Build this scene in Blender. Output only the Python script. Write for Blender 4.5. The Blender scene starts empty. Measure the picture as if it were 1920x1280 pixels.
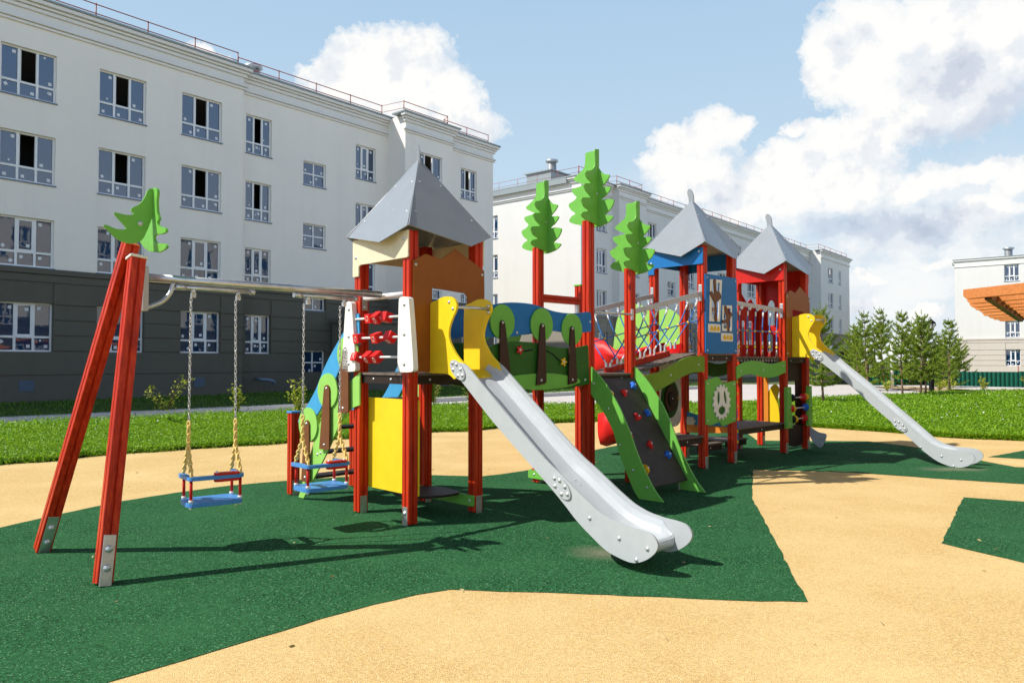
import bpy, bmesh, math, random
import numpy as np
from mathutils import Vector, Matrix
from mathutils.geometry import tessellate_polygon
R = math.radians
rng = random.Random(7)
nr = np.random.default_rng(5)
S = bpy.context.scene

# ------------------------------------------------------------------ camera
cam = bpy.data.cameras.new('camera'); co = bpy.data.objects.new('camera', cam)
S.collection.objects.link(co)
co.location = (0, 0, 1.45); co.rotation_euler = (R(90 + 1.477), 0, 0)
cam.sensor_width = 36; cam.lens = 26.175; cam.clip_start = .05; cam.clip_end = 3000
S.camera = co
# ------------------------------------------------------------------ light
SUN_EL, SUN_AZ = 46.5, 13.0            # elevation; direction the shadows run, from +X towards +Y
sd = bpy.data.lights.new('sun', 'SUN'); so = bpy.data.objects.new('sun', sd)
S.collection.objects.link(so)
sd.energy = 4.7; sd.angle = R(.5); sd.color = (1, .955, .87)
tosun = Vector((-math.cos(R(SUN_AZ)) * math.cos(R(SUN_EL)), -math.sin(R(SUN_AZ)) * math.cos(R(SUN_EL)), math.sin(R(SUN_EL))))
so.rotation_euler = tosun.to_track_quat('Z', 'Y').to_euler()
S.view_settings.view_transform = 'Standard'; S.view_settings.look = 'None'
S.view_settings.gamma = 1; S.view_settings.use_curve_mapping = False
S.view_settings.exposure = 0.24
S.cycles.max_bounces = 8; S.cycles.use_denoising = True
SKY = .05; CLOUD = .86
w = bpy.data.worlds.new('World'); S.world = w; w.use_nodes = True


class NT:
    """small helper for node trees"""
    def __init__(s, tree): s.t = tree; tree.nodes.clear()
    def n(s, typ, **k):
        x = s.t.nodes.new(typ)
        for a, b in k.items(): setattr(x, a, b)
        return x
    def l(s, a, b): s.t.links.new(a, b)
    def m(s, op, a, b=None, c=None, clamp=False):
        x = s.n('ShaderNodeMath', operation=op, use_clamp=clamp)
        for i, v in enumerate((a, b, c)):
            if v is None: continue
            if isinstance(v, (int, float)): x.inputs[i].default_value = v
            else: s.l(v, x.inputs[i])
        return x.outputs[0]
    def vm(s, op, a, b=None, c=None, out=0):
        x = s.n('ShaderNodeVectorMath', operation=op)
        for i, v in enumerate((a, b, c)):
            if v is None: continue
            if isinstance(v, tuple): x.inputs[i].default_value = v
            else: s.l(v, x.inputs[i])
        return x.outputs[out]
    def ramp(s, f, stops, interp='LINEAR'):
        x = s.n('ShaderNodeValToRGB'); e = x.color_ramp.elements; x.color_ramp.interpolation = interp
        while len(e) < len(stops): e.new(.5)
        for i, (p, c) in enumerate(stops):
            e[i].position = p; e[i].color = c if len(c) == 4 else (*c, 1)
        s.l(f, x.inputs[0]); return x.outputs[0]
    def noise(s, vec, scale, detail=4, rough=.55, dist=0, out=0):
        x = s.n('ShaderNodeTexNoise'); x.inputs['Scale'].default_value = scale
        x.inputs['Detail'].default_value = detail; x.inputs['Roughness'].default_value = rough
        x.inputs['Distortion'].default_value = dist
        if vec is not None: s.l(vec, x.inputs['Vector'])
        return x.outputs[out]
    def mix(s, f, a, b, typ='MIX'):
        x = s.n('ShaderNodeMix', data_type='RGBA', blend_type=typ)
        for i, v in ((0, f), (6, a), (7, b)):
            if isinstance(v, (int, float)): x.inputs[i].default_value = v
            elif isinstance(v, tuple): x.inputs[i].default_value = v if len(v) == 4 else (*v, 1)
            else: s.l(v, x.inputs[i])
        return x.outputs[2]


def build_sky():
    N = NT(w.node_tree)
    sky = N.n('ShaderNodeTexSky', sky_type='NISHITA'); sky.sun_disc = False
    sky.sun_elevation = R(SUN_EL); sky.sun_rotation = math.atan2(tosun.x, tosun.y)
    sky.altitude = 200; sky.air_density = 1.0; sky.dust_density = 1.2; sky.ozone_density = 1.2
    tc = N.n('ShaderNodeTexCoord'); d = N.vm('NORMALIZE', tc.outputs['Generated'])
    sep = N.n('ShaderNodeSeparateXYZ'); N.l(d, sep.inputs[0])
    x, y, z = sep.outputs
    az = N.m('DEGREES', N.m('ARCTAN2', x, y)); el = N.m('DEGREES', N.m('ARCSINE', z))
    cb = N.n('ShaderNodeCombineXYZ'); N.l(az, cb.inputs[0]); N.l(el, cb.inputs[1])
    wob = N.noise(d, 9, 6, .62, out=1)
    wv = N.vm('MULTIPLY_ADD', wob, (5.2, 4.4, 0), (-2.6, -2.2, 0))
    wob2 = N.noise(d, 34, 5, .62, out=1)
    wv2 = N.vm('MULTIPLY_ADD', wob2, (1.9, 1.7, 0), (-.95, -.85, 0))
    p = N.vm('ADD', N.vm('ADD', cb.outputs[0], wv), wv2)
    # cumulus lumps: azimuth, elevation, half widths (degrees)
    blobs = [(-7.75,22.76,3.43,2.52),(-10.95,21.88,4.35,2.34),(-12.91,20.17,3.7,2.2),(-14.84,21.06,1.73,.99),(-5.32,19.66,3.46,2.86),(-8.15,19.74,5.63,2.84),(-4.1,17.49,3.88,2.46),(-22.74,21.0,2.4,1.1),(25.97,21.32,3.65,3.14),(23.0,20.1,1.8,2.8),(29.82,21.57,4.33,2.85),(33.39,20.23,4.4,3.6),(31.04,17.89,5.42,3.69),(27.93,16.77,3.84,2.54),(25.3,18.81,3.02,2.6),(14.84,16.43,3.26,2.18),(12.52,16.04,2.15,1.8),(17.12,16.62,1.5,1.1),(11.74,14.4,2.36,1.61),(21.33,16.4,1.6,.76),(14.07,13.52,4.63,2.19),(20.43,14.17,2.7,1.73),(23.26,15.31,2.6,1.7),(25.97,15.34,2.99,2.21),(23.26,12.47,5.2,2.64),(18.61,11.74,5.16,2.33),(29.82,12.48,2.32,1.28),(32.52,12.47,1.75,1.04),(27.93,11.66,1.92,1.02),(33.95,11.62,1.41,1.36),(32.52,9.8,3.21,1.38),(24.63,4.13,1.7,.67),(29.19,3.61,1.72,.64),(29.82,6.59,1.85,.5),(25.97,5.74,1.33,.44),
             (-75,20,14,5),(-120,26,12,5),(117,24,6,4.5),(170,33,9,3)]
    acc = None
    for a, e, ra, re in blobs:
        q = N.vm('MULTIPLY_ADD', p, (1 / ra, 1 / re, 0), (-a / ra, -e / re, 0))
        v = N.m('SUBTRACT', 1.0, N.vm('LENGTH', q, out=1))
        acc = v if acc is None else N.m('SMOOTH_MAX', acc, v, .25)
    fine = N.noise(d, 70, 5, .65)
    dens = N.m('ADD', acc, N.m('MULTIPLY', N.m('SUBTRACT', fine, .5), .55))
    cov = N.ramp(dens, [(.0, (0, 0, 0)), (.09, (.38,) * 3), (.28, (.86,) * 3), (.5, (1, 1, 1))], 'EASE')
    # thin veil low in the sky on the right
    veil = N.m('MULTIPLY', N.ramp(N.m('MULTIPLY_ADD', az, 1 / 60, .5), [(.52, (0, 0, 0)), (.72, (1, 1, 1))], 'EASE'),
               N.ramp(N.m('MULTIPLY', el, 1 / 30), [(.0, (.9,) * 3), (.3, (1, 1, 1)), (.52, (0, 0, 0))], 'EASE'))
    vn = N.noise(N.vm('MULTIPLY', d, (1, 1, 2.6)), 7, 6, .6)
    veil = N.m('MULTIPLY', veil, N.ramp(vn, [(.34, (.22,) * 3), (.62, (.85,) * 3)], 'EASE'))
    veil = N.m('MULTIPLY', veil, N.ramp(N.m('MULTIPLY', N.m('ABSOLUTE', az), 1 / 180), [(.27, (1,) * 3), (.42, (0,) * 3)]))
    cov2 = N.m('MAXIMUM', cov, veil)
    # relief: noise sampled again towards the sun
    off = (tosun.x * .035, tosun.y * .035, tosun.z * .035)
    n1 = N.noise(d, 13, 6, .58); n2 = N.noise(N.vm('ADD', d, off), 13, 6, .58)
    rel = N.m('SUBTRACT', n1, n2)
    # big grey base of the upper right cloud, seen as thickness
    thick = None
    for a, e, ra, re in [(32.5, 16.6, 6.2, 3.6), (28.5, 9.3, 7, 1.7), (24.2, 9.5, 4.5, 1.2), (-4, 16.6, 4, 1.6), (34.5,14.5,3,2)]:
        q = N.vm('MULTIPLY_ADD', p, (1 / ra, 1 / re, 0), (-a / ra, -e / re, 0))
        v = N.m('SUBTRACT', 1.0, N.vm('LENGTH', q, out=1), clamp=True)
        thick = v if thick is None else N.m('MAXIMUM', thick, v)
    lit = N.m('ADD', N.m('MULTIPLY_ADD', rel, 2.0, .84), N.m('MULTIPLY', thick, -.55))
    ccol = N.ramp(lit, [(.0, (.50, .56, .68)), (.3, (.64, .69, .79)), (.6, (.84, .87, .91)), (.85, (1.0, .99, .97))], 'EASE')
    bg1 = N.n('ShaderNodeBackground'); bg2 = N.n('ShaderNodeBackground'); mx = N.n('ShaderNodeMixShader')
    # milky summer air over the clear sky
    e9 = N.m('MULTIPLY', el, 1 / 90)
    hz = N.ramp(e9, [(.0, (.96,) * 3), (.30, (.94,) * 3), (.42, (.5,) * 3), (.54, (0,) * 3)])
    back = N.ramp(N.m('MULTIPLY', N.m('ABSOLUTE', az), 1 / 180), [(.24, (0,) * 3), (.50, (1,) * 3)])
    air = N.ramp(e9, [(.0, (.66, .74, .80)), (.10, (.51, .65, .77)), (.30, (.37, .54, .725))])
    deep = N.ramp(e9, [(.0, (1.1, 1.08, 1.05)), (.08, (.90, 1.0, 1.12)), (.25, (.42, .74, 1.24)), (.40, (.16, .42, .90))])
    air = N.mix(back, air, deep)
    skc = N.mix(hz, sky.outputs[0], N.mix(1.0, air, (1 / SKY, 1 / SKY, 1 / SKY), 'MULTIPLY'))
    N.l(skc, bg1.inputs[0]); bg1.inputs[1].default_value = SKY
    N.l(ccol, bg2.inputs[0]); bg2.inputs[1].default_value = CLOUD
    N.l(cov2, mx.inputs[0]); N.l(bg1.outputs[0], mx.inputs[1]); N.l(bg2.outputs[0], mx.inputs[2])
    out = N.n('ShaderNodeOutputWorld'); N.l(mx.outputs[0], out.inputs[0])
build_sky()

# ------------------------------------------------------------------ materials
def new_mat(name):
    m = bpy.data.materials.new(name); m.use_nodes = True
    N = NT(m.node_tree)
    out = N.n('ShaderNodeOutputMaterial'); b = N.n('ShaderNodeBsdfPrincipled')
    N.l(b.outputs[0], out.inputs[0])
    tc = N.n('ShaderNodeTexCoord')
    return m, N, b, tc.outputs['Object'], out

def paint(name, col, rough=.4, var=.10, scale=9, bump=.0, metal=0, spec=.25, stretch=(1, 1, 1), coat=0, bscale=140, wear=0, wearcol=None):
    m, N, b, oc, out = new_mat(name)
    v = N.vm('MULTIPLY', oc, stretch)
    n = N.noise(v, scale, 5, .6)
    lo = tuple(c * (1 - var) for c in col); hi = tuple(min(1, c * (1 + var)) for c in col)
    c = N.ramp(n, [(.3, lo), (.7, hi)])
    if wear:
        wn = N.noise(oc, 55, 3, .7)
        c = N.mix(N.m('MULTIPLY', N.ramp(wn, [(.66, (0, 0, 0)), (.74, (1, 1, 1))]), wear), c, wearcol or tuple(min(1, x * 1.6 + .05) for x in col))
    N.l(c, b.inputs['Base Color'])
    rn = N.noise(v, scale * 2.3, 3, .6)
    N.l(N.m('MULTIPLY_ADD', rn, .16, rough - .08), b.inputs['Roughness'])
    b.inputs['Metallic'].default_value = metal; b.inputs['Specular IOR Level'].default_value = spec
    b.inputs['Coat Weight'].default_value = coat; b.inputs['Coat Roughness'].default_value = .12
    if bump:
        bn = N.n('ShaderNodeBump'); bn.inputs['Strength'].default_value = bump; bn.inputs['Distance'].default_value = .003
        N.l(N.noise(v, bscale, 3, .6), bn.inputs['Height']); N.l(bn.outputs[0], b.inputs['Normal'])
    return m

def wood_red():
    m, N, b, oc, out = new_mat('red_glazed_timber')
    g = N.noise(N.vm('MULTIPLY', oc, (38, 38, 1.3)), 1, 6, .62, .6)
    kn = N.noise(N.vm('MULTIPLY', oc, (9, 9, 2.2)), 1, 3, .5)
    c = N.ramp(g, [(.28, (.32, .014, .005)), (.5, (.52, .030, .008)), (.72, (.68, .062, .015))])
    c = N.mix(N.ramp(kn, [(.3, (.45,) * 3), (.42, (0, 0, 0))]), c, (.24, .012, .006))
    sp = N.noise(N.vm('MULTIPLY', oc, (60, 60, 16)), 1, 3, .8)
    c = N.mix(N.m('MULTIPLY', N.ramp(sp, [(.72, (0, 0, 0)), (.78, (1, 1, 1))]), .6), c, (.75, .42, .25))
    N.l(c, b.inputs['Base Color']); b.inputs['Roughness'].default_value = .34
    b.inputs['Specular IOR Level'].default_value = .22; b.inputs['Coat Weight'].default_value = .04
    bn = N.n('ShaderNodeBump'); bn.inputs['Strength'].default_value = .35; bn.inputs['Distance'].default_value = .003
    N.l(g, bn.inputs['Height']); N.l(bn.outputs[0], b.inputs['Normal'])
    return m

def rubber(name, cols, big, k=1.0, spots=(), dust=(.2, .17, .11)):
    m, N, b, oc, out = new_mat(name)
    v = N.n('ShaderNodeTexVoronoi'); v.inputs['Scale'].default_value = 150 * k; N.l(oc, v.inputs['Vector'])
    sp = N.n('ShaderNodeSeparateColor'); N.l(v.outputs['Color'], sp.inputs[0])
    c = N.ramp(sp.outputs[0], [(.0, cols[0]), (.35, cols[1]), (.7, cols[2]), (.96, cols[3])], 'CONSTANT')
    gl = N.noise(oc, 60, 4, .7)
    c = N.mix(N.m('MULTIPLY', gl, .35), c, N.ramp(gl, [(.3, cols[0]), (.7, cols[2])]))
    bigN = N.noise(oc, .9, 6, .62); st = N.noise(oc, 5.5, 5, .65)
    c = N.mix(N.ramp(bigN, [(.42, (0, 0, 0)), (.72, (.55,) * 3)]), c, big)
    c = N.mix(N.ramp(st, [(.60, (0, 0, 0)), (.78, (.38,) * 3)]), c, big)
    fl = N.noise(oc, 2.1, 6, .7)
    for px, py, rx, ry in spots:
        q = N.vm('MULTIPLY_ADD', oc, (1 / rx, 1 / ry, 0), (-px / rx, -py / ry, 0))
        k = N.m('MULTIPLY', N.m('SUBTRACT', 1.15, N.m('ADD', N.vm('LENGTH', q, out=1), N.m('MULTIPLY', N.m('SUBTRACT', fl, .5), 1.6)), clamp=True), .6, clamp=True)
        c = N.mix(k, c, dust)
    N.l(c, b.inputs['Base Color']); b.inputs['Roughness'].default_value = .9; b.inputs['Specular IOR Level'].default_value = .08
    bn = N.n('ShaderNodeBump'); bn.inputs['Strength'].default_value = .8; bn.inputs['Distance'].default_value = .004
    N.l(N.m('ADD', v.outputs['Distance'], N.m('MULTIPLY', gl, .5)), bn.inputs['Height']); N.l(bn.outputs[0], b.inputs['Normal'])
    return m

def plaster(name, col, stain=.12, grooves=None):
    m, N, b, oc, out = new_mat(name)
    n = N.noise(oc, 95, 4, .7); n2 = N.noise(oc, .55, 6, .6); n3 = N.noise(N.vm('MULTIPLY', oc, (1.6, 1.6, .12)), 1, 5, .6)
    c = N.ramp(n, [(.25, tuple(x * .84 for x in col)), (.75, tuple(min(1, x * 1.1) for x in col))])
    c = N.mix(N.ramp(n2, [(.4, (0, 0, 0)), (.75, (stain * 2,) * 3)]), c, tuple(x * .8 for x in col))
    c = N.mix(N.ramp(n3, [(.5, (0, 0, 0)), (.75, (stain * 2,) * 3)]), c, tuple(x * .78 for x in col))
    N.l(c, b.inputs['Base Color']); b.inputs['Roughness'].default_value = .9; b.inputs['Specular IOR Level'].default_value = .2
    bn = N.n('ShaderNodeBump'); bn.inputs['Strength'].default_value = .5; bn.inputs['Distance'].default_value = .006
    N.l(n, bn.inputs['Height']); N.l(bn.outputs[0], b.inputs['Normal'])
    return m

def leafmat(name, c1, c2, trans=.35, sc=3.0, c3=None):
    m, N, b, oc, out = new_mat(name)
    gi = N.n('ShaderNodeNewGeometry')
    rv = gi.outputs['Random Per Island']
    n = N.noise(oc, sc, 3, .6)
    f = N.m('ADD', N.m('MULTIPLY', rv, .65), N.m('MULTIPLY', n, .35))
    stops = [(.2, c1), (.75, c2)]
    if c3: stops.append((.95, c3))
    c = N.ramp(f, stops)
    N.l(c, b.inputs['Base Color']); b.inputs['Roughness'].default_value = .5; b.inputs['Specular IOR Level'].default_value = .35
    t = N.n('ShaderNodeBsdfTranslucent'); N.l(c, t.inputs[0])
    mx = N.n('ShaderNodeMixShader'); mx.inputs[0].default_value = trans
    N.l(b.outputs[0], mx.inputs[1]); N.l(t.outputs[0], mx.inputs[2]); N.l(mx.outputs[0], out.inputs[0])
    return m

def glassmat(name, base, ior=1.9, rough=.02):
    m, N, b, oc, out = new_mat(name)
    b.inputs['Base Color'].default_value = (*base, 1); b.inputs['Roughness'].default_value = rough; b.inputs['IOR'].default_value = ior
    bn = N.n('ShaderNodeBump'); bn.inputs['Strength'].default_value = .03; bn.inputs['Distance'].default_value = .05
    N.l(N.noise(oc, 1.6, 2, .5), bn.inputs['Height']); N.l(bn.outputs[0], b.inputs['Normal'])
    return m

M = {}
M['post'] = wood_red()
M['green'] = paint('green_board', (.16, .46, .07), .38, .06, bump=.12, wear=.12)
M['dkgreen'] = paint('dark_green_board', (.026, .12, .016), .42, .08, bump=.12, wear=.15)
M['lime'] = paint('lime_board', (.30, .60, .12), .38, .06, bump=.12)
M['olive'] = paint('olive_board', (.15, .27, .02), .4, .08, bump=.12)
M['blue'] = paint('blue_board', (.014, .16, .45), .38, .06, bump=.12, wear=.15)
M['skyblue'] = paint('light_blue_board', (.06, .34, .62), .38, .06, bump=.12, wear=.1)
M['yellow'] = paint('yellow_board', (.86, .60, .02), .36, .05, bump=.1)
M['brown'] = paint('brown_board', (.27, .085, .013), .42, .08, bump=.15, wear=.1)
M['trunk'] = paint('dark_brown_board', (.05, .022, .014), .45, .10, bump=.2)
M['trunk2'] = paint('mid_brown_board', (.17, .062, .024), .45, .10, bump=.2)
M['redboard'] = paint('red_board', (.58, .018, .012), .38, .06, bump=.1)
M['white'] = paint('white_board', (.80, .78, .73), .42, .04, bump=.1, wear=.08)
M['cream'] = paint('cream_board', (.76, .66, .46), .45, .05, bump=.1)
M['ply'] = paint('dark_plywood', (.03, .018, .015), .5, .25, scale=16, bump=.25)
M['plytop'] = paint('worn_plywood_top', (.15, .115, .095), .6, .25, scale=12, bump=.25, wear=.3)
M['climb'] = paint('grey_brown_plywood', (.045, .035, .033), .55, .18, scale=14, bump=.3)
M['slidegrey'] = paint('light_grey_board', (.44, .465, .475), .5, .04, bump=.12, wear=.1, wearcol=(.36, .37, .37))
M['steel'] = paint('brushed_steel', (.66, .67, .69), .32, .05, metal=.9, stretch=(1, 12, 1), scale=20)
M['chute'] = paint('satin_chute_steel', (.52, .55, .57), .42, .06, metal=.15, scale=6, stretch=(6, 1, 1))
M['galv'] = paint('galvanised_steel', (.62, .63, .64), .36, .14, metal=.85, scale=14)
M['alu'] = paint('grey_aluminium', (.50, .51, .53), .38, .05, metal=.6)
M['bolt'] = paint('bolt_cap', (.60, .61, .63), .3, .05, metal=.6)
M['roof'] = paint('grey_roof_board', (.28, .305, .335), .24, .04, scale=5, bump=.05, coat=.5)
M['black'] = paint('black_rubber', (.015, .015, .016), .6, .2)
M['rod'] = paint('white_rod', (.78, .78, .77), .3, .03)
M['ropeb'] = paint('blue_rope', (.045, .20, .58), .7, .3, scale=120, bump=.6, bscale=300)
M['ropey'] = paint('yellow_knot', (.85, .50, .03), .5, .1)
M['chainy'] = paint('yellow_coated_chain', (.86, .62, .20), .4, .12, scale=40)
M['swblue'] = paint('blue_moulded_plastic', (.075, .27, .62), .36, .1, scale=60, bump=.25, bscale=220)
M['holdr'] = paint('red_hold', (.62, .02, .02), .5, .1, bump=.3)
M['holdb'] = paint('blue_hold', (.02, .14, .60), .5, .1, bump=.3)
M['holdy'] = paint('yellow_hold', (.85, .50, .02), .5, .1, bump=.3)
M['orange'] = paint('orange_board', (.70, .24, .03), .42, .06)
M['redplastic'] = paint('red_moulded_slide', (.70, .014, .014), .45, .05, scale=4)
M['wall'] = plaster('warm_white_render', (.765, .745, .71))
M['wall1'] = plaster('shade_lifted_white_render', (.90, .85, .775))  # wall white lightened in colour so the shaded left facade reads brighter
M['wallside'] = M['wall']
M['trim'] = plaster('white_cornice_render', (.80, .78, .74), .08)
M['base1'] = plaster('dark_olive_render', (.130, .122, .098), .2)
M['base2'] = plaster('greige_render', (.30, .27, .22), .15)
M['base3'] = plaster('light_beige_render', (.64, .57, .50), .1)
M['roofmetal'] = paint('grey_roof_flashing', (.30, .33, .33), .45, .1, metal=.3)
M['pvc'] = paint('white_window_frame', (.80, .80, .80), .35, .03)
M['glass'] = glassmat('window_glass', (.002, .030, .085), 2.0)
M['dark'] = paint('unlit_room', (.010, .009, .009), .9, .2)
M['sticker'] = paint('paper_sticker', (.72, .74, .76), .6, .05)
M['sill'] = paint('blue_grey_sill', (.16, .21, .29), .4, .05, metal=.2)
M['rail'] = paint('red_oxide_railing', (.36, .10, .07), .5, .15)
M['grill'] = paint('dark_vent_grille', (.09, .13, .19), .5, .1)
M['kerb'] = plaster('kerb_concrete', (.58, .56, .53), .2)
M['sand'] = rubber('ochre_rubber_granulate', [(.52, .34, .14), (.69, .485, .20), (.74, .53, .235), (.84, .68, .40)], (.80, .60, .30))
M['grn'] = rubber('green_rubber_granulate', [(.006, .030, .012), (.022, .108, .038), (.040, .17, .062), (.18, .36, .20)], (.042, .15, .055), 1.0, [(.70, 5.62, .30, .22), (5.9, 9.95, .45, .2)], (.26, .24, .17))
M['soil'] = paint('lawn_soil', (.045, .075, .012), .95, .4, scale=6, bump=.5)
M['grassy'] = leafmat('lawn_leaf', (.13, .31, .008), (.30, .50, .018), .42, 1.2, (.42, .56, .05))
M['grassd'] = leafmat('shaded_lawn_blade', (.045, .13, .012), (.12, .24, .02), .3, 1.0)  # darker copy of the lawn leaf, building shade put into its colour
M['clover'] = leafmat('clover_head', (.5, .5, .42), (.75, .74, .66), .2)
M['litter'] = leafmat('dry_leaf', (.22, .16, .06), (.5, .42, .2), .1)
M['needle'] = leafmat('pine_needle', (.16, .28, .03), (.42, .52, .06), .45, 2.5, (.56, .60, .12))
M['needled'] = leafmat('spruce_needle', (.02, .05, .012), (.075, .12, .02), .2, 2.5)
M['bark'] = paint('pine_bark', (.24, .15, .10), .85, .3, scale=20, bump=.8, stretch=(1, 1, .3))
M['leafy'] = leafmat('yellow_green_leaf', (.26, .36, .02), (.55, .55, .07), .4, 4)
M['leafd'] = leafmat('dull_green_leaf', (.03, .07, .015), (.08, .13, .03), .3, 4)
M['twig'] = paint('brown_twig', (.10, .07, .04), .8, .2)
M['asph'] = plaster('road_paving', (.62, .57, .54), .2)
M['ground'] = plaster('dusty_ground', (.13, .15, .055), .4)
M['dirt'] = plaster('sandy_soil', (.42, .30, .17), .3)
M['fence'] = paint('green_sheet_metal', (.010, .115, .075), .4, .12, scale=3)
M['lampblack'] = paint('black_lamp_metal', (.012, .012, .013), .4, .1, metal=.4)
M['lampglass'] = paint('frosted_lamp_glass', (.70, .70, .66), .3, .05)
M['cedar'] = paint('orange_stained_timber', (.58, .21, .065), .5, .18, scale=3, stretch=(1, 8, 8), bump=.3)
M['dkbeam'] = paint('dark_brown_beam', (.10, .035, .02), .5, .2)  # beams and posts, a darker brown than the slats
M['asphaltdk'] = plaster('dark_render', (.06, .055, .05), .2)

# ------------------------------------------------------------------ mesh builder
class MB:
    def __init__(s, flip=False): s.v, s.f, s.mi, s.sm, s.flip = [], [], [], [], flip
    def add(s, verts, faces, mi=0, smooth=False):
        o = len(s.v)
        s.v += [(x, -y, z) if s.flip else (x, y, z) for x, y, z in verts]
        s.f += [tuple(i + o for i in f) for f in faces]
        s.mi += [mi] * len(faces); s.sm += [smooth] * len(faces)
    def prism(s, poly, plane, c0, c1, mi=0, holes=(), side=None):
        """extrude a 2-D outline; plane 'a': (b,z) along a, 'b': (a,z) along b, 'z': (a,b) along z"""
        put = {'a': lambda p, c: (c, p[0], p[1]), 'b': lambda p, c: (p[0], c, p[1]), 'z': lambda p, c: (p[0], p[1], c)}[plane]
        loops = [list(poly)] + [list(h) for h in holes]
        flat = [p for L in loops for p in L]; n = len(flat)
        tris = tessellate_polygon([[Vector((p[0], p[1], 0)) for p in L] for L in loops])
        s.add([put(p, c0) for p in flat] + [put(p, c1) for p in flat], [t for t in tris] + [tuple(i + n for i in reversed(t)) for t in tris], mi)
        o = 0
        for L in loops:
            k = len(L)
            vs = [put(p, c0) for p in L] + [put(p, c1) for p in L]
            s.add(vs, [(i, (i + 1) % k, (i + 1) % k + k, i + k) for i in range(k)], mi if side is None else side)
            o += k
    def box(s, a0, a1, b0, b1, z0, z1, mi=0):
        v = [(a, b, z) for z in (z0, z1) for b in (b0, b1) for a in (a0, a1)]
        s.add(v, [(0, 1, 3, 2), (4, 6, 7, 5), (0, 4, 5, 1), (2, 3, 7, 6), (0, 2, 6, 4), (1, 5, 7, 3)], mi)
    def obox(s, c, ax, ay, az, mi=0):
        """box from centre and three half-vectors"""
        c, ax, ay, az = map(Vector, (c, ax, ay, az)); v = []
        for k in (-1, 1):
            for j in (-1, 1):
                for i in (-1, 1): v.append(tuple(c + i * ax + j * ay + k * az))
        s.add(v, [(0, 1, 3, 2), (4, 6, 7, 5), (0, 4, 5, 1), (2, 3, 7, 6), (0, 2, 6, 4), (1, 5, 7, 3)], mi)
    def bar(s, p, q, wd, th, mi=0, up=(0, 0, 1)):
        p, q = Vector(p), Vector(q); d = (q - p); u = Vector(up)
        sd = d.cross(u).normalized(); u2 = sd.cross(d).normalized()
        s.obox((p + q) / 2, d / 2, sd * wd / 2, u2 * th / 2, mi)
    def tube(s, path, r, n=8, mi=0, closed=False, caps=True, smooth=True):
        P = [Vector(p) for p in path]; k = len(P)
        rr = r if isinstance(r, (list, tuple)) else [r] * k
        vs = []; prev = None
        for i, p in enumerate(P):
            if closed: t = (P[(i + 1) % k] - P[i - 1])
            else: t = P[min(i + 1, k - 1)] - P[max(i - 1, 0)]
            t = t.normalized()
            if prev is None:
                x = t.orthogonal().normalized()
            else:
                x = (prev - t * prev.dot(t)); x = x.normalized() if x.length > 1e-6 else t.orthogonal().normalized()
            prev = x; y = t.cross(x)
            vs += [tuple(p + (x * math.cos(2 * math.pi * j / n) + y * math.sin(2 * math.pi * j / n)) * rr[i]) for j in range(n)]
        fs = []
        for i in range(k if closed else k - 1):
            i2 = (i + 1) % k
            fs += [(i * n + j, i * n + (j + 1) % n, i2 * n + (j + 1) % n, i2 * n + j) for j in range(n)]
        s.add(vs, fs, mi, smooth)
        if caps and not closed:
            s.add(vs[:n], [tuple(range(n))[::-1]], mi); s.add(vs[-n:], [tuple(range(n))], mi)
    def ball(s, c, r, mi=0, nu=10, nv=6, sc=(1, 1, 1)):
        vs, fs = [], []
        for i in range(nv + 1):
            th = math.pi * i / nv
            for j in range(nu):
                ph = 2 * math.pi * j / nu
                vs.append((c[0] + r * sc[0] * math.sin(th) * math.cos(ph), c[1] + r * sc[1] * math.sin(th) * math.sin(ph), c[2] + r * sc[2] * math.cos(th)))
        for i in range(nv):
            for j in range(nu): fs.append((i * nu + j, i * nu + (j + 1) % nu, (i + 1) * nu + (j + 1) % nu, (i + 1) * nu + j))
        s.add(vs, fs, mi, True)
    def dome(s, c, ax, r=.013, h=.010, mi=1):
        """bolt cap: flange plus dome on a surface, ax = outward direction"""
        ax = Vector(ax).normalized(); x = ax.orthogonal().normalized(); y = ax.cross(x); c = Vector(c)
        rings = [(0, r * 1.25), (h * .3, r * 1.2), (h * .35, r), (h * .8, r * .75), (h * 1.05, r * .3)]
        n = 8; vs = []
        for z, q in rings: vs += [tuple(c + ax * z + (x * math.cos(2 * math.pi * j / n) + y * math.sin(2 * math.pi * j / n)) * q) for j in range(n)]
        fs = [(i * n + j, i * n + (j + 1) % n, (i + 1) * n + (j + 1) % n, (i + 1) * n + j) for i in range(len(rings) - 1) for j in range(n)]
        fs.append(tuple(range((len(rings) - 1) * n, len(rings) * n)))
        s.add(vs, fs, mi, True)
    def build(s, name, mats, parent=None, bevel=0, loc=None, rot=None, angle=40, keep=False):
        me = bpy.data.meshes.new(name); me.from_pydata(s.v, [], s.f)
        ms = mats if isinstance(mats, (list, tuple)) else [mats]
        for m in ms: me.materials.append(M[m] if isinstance(m, str) else m)
        me.polygons.foreach_set('material_index', [min(i, len(ms) - 1) for i in s.mi]); me.polygons.foreach_set('use_smooth', s.sm)
        if not keep:
            bm = bmesh.new(); bm.from_mesh(me)
            bmesh.ops.remove_doubles(bm, verts=bm.verts, dist=1e-5)
            bmesh.ops.recalc_face_normals(bm, faces=bm.faces); bm.to_mesh(me); bm.free()
        me.update()
        o = bpy.data.objects.new(name, me); S.collection.objects.link(o)
        if parent: o.parent = parent
        if loc: o.location = loc
        if rot: o.rotation_euler = rot
        if bevel:
            md = o.modifiers.new('edge', 'BEVEL'); md.width = bevel; md.segments = 2; md.limit_method = 'ANGLE'; md.angle_limit = R(angle)
            md.harden_normals = False
        return o

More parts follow.
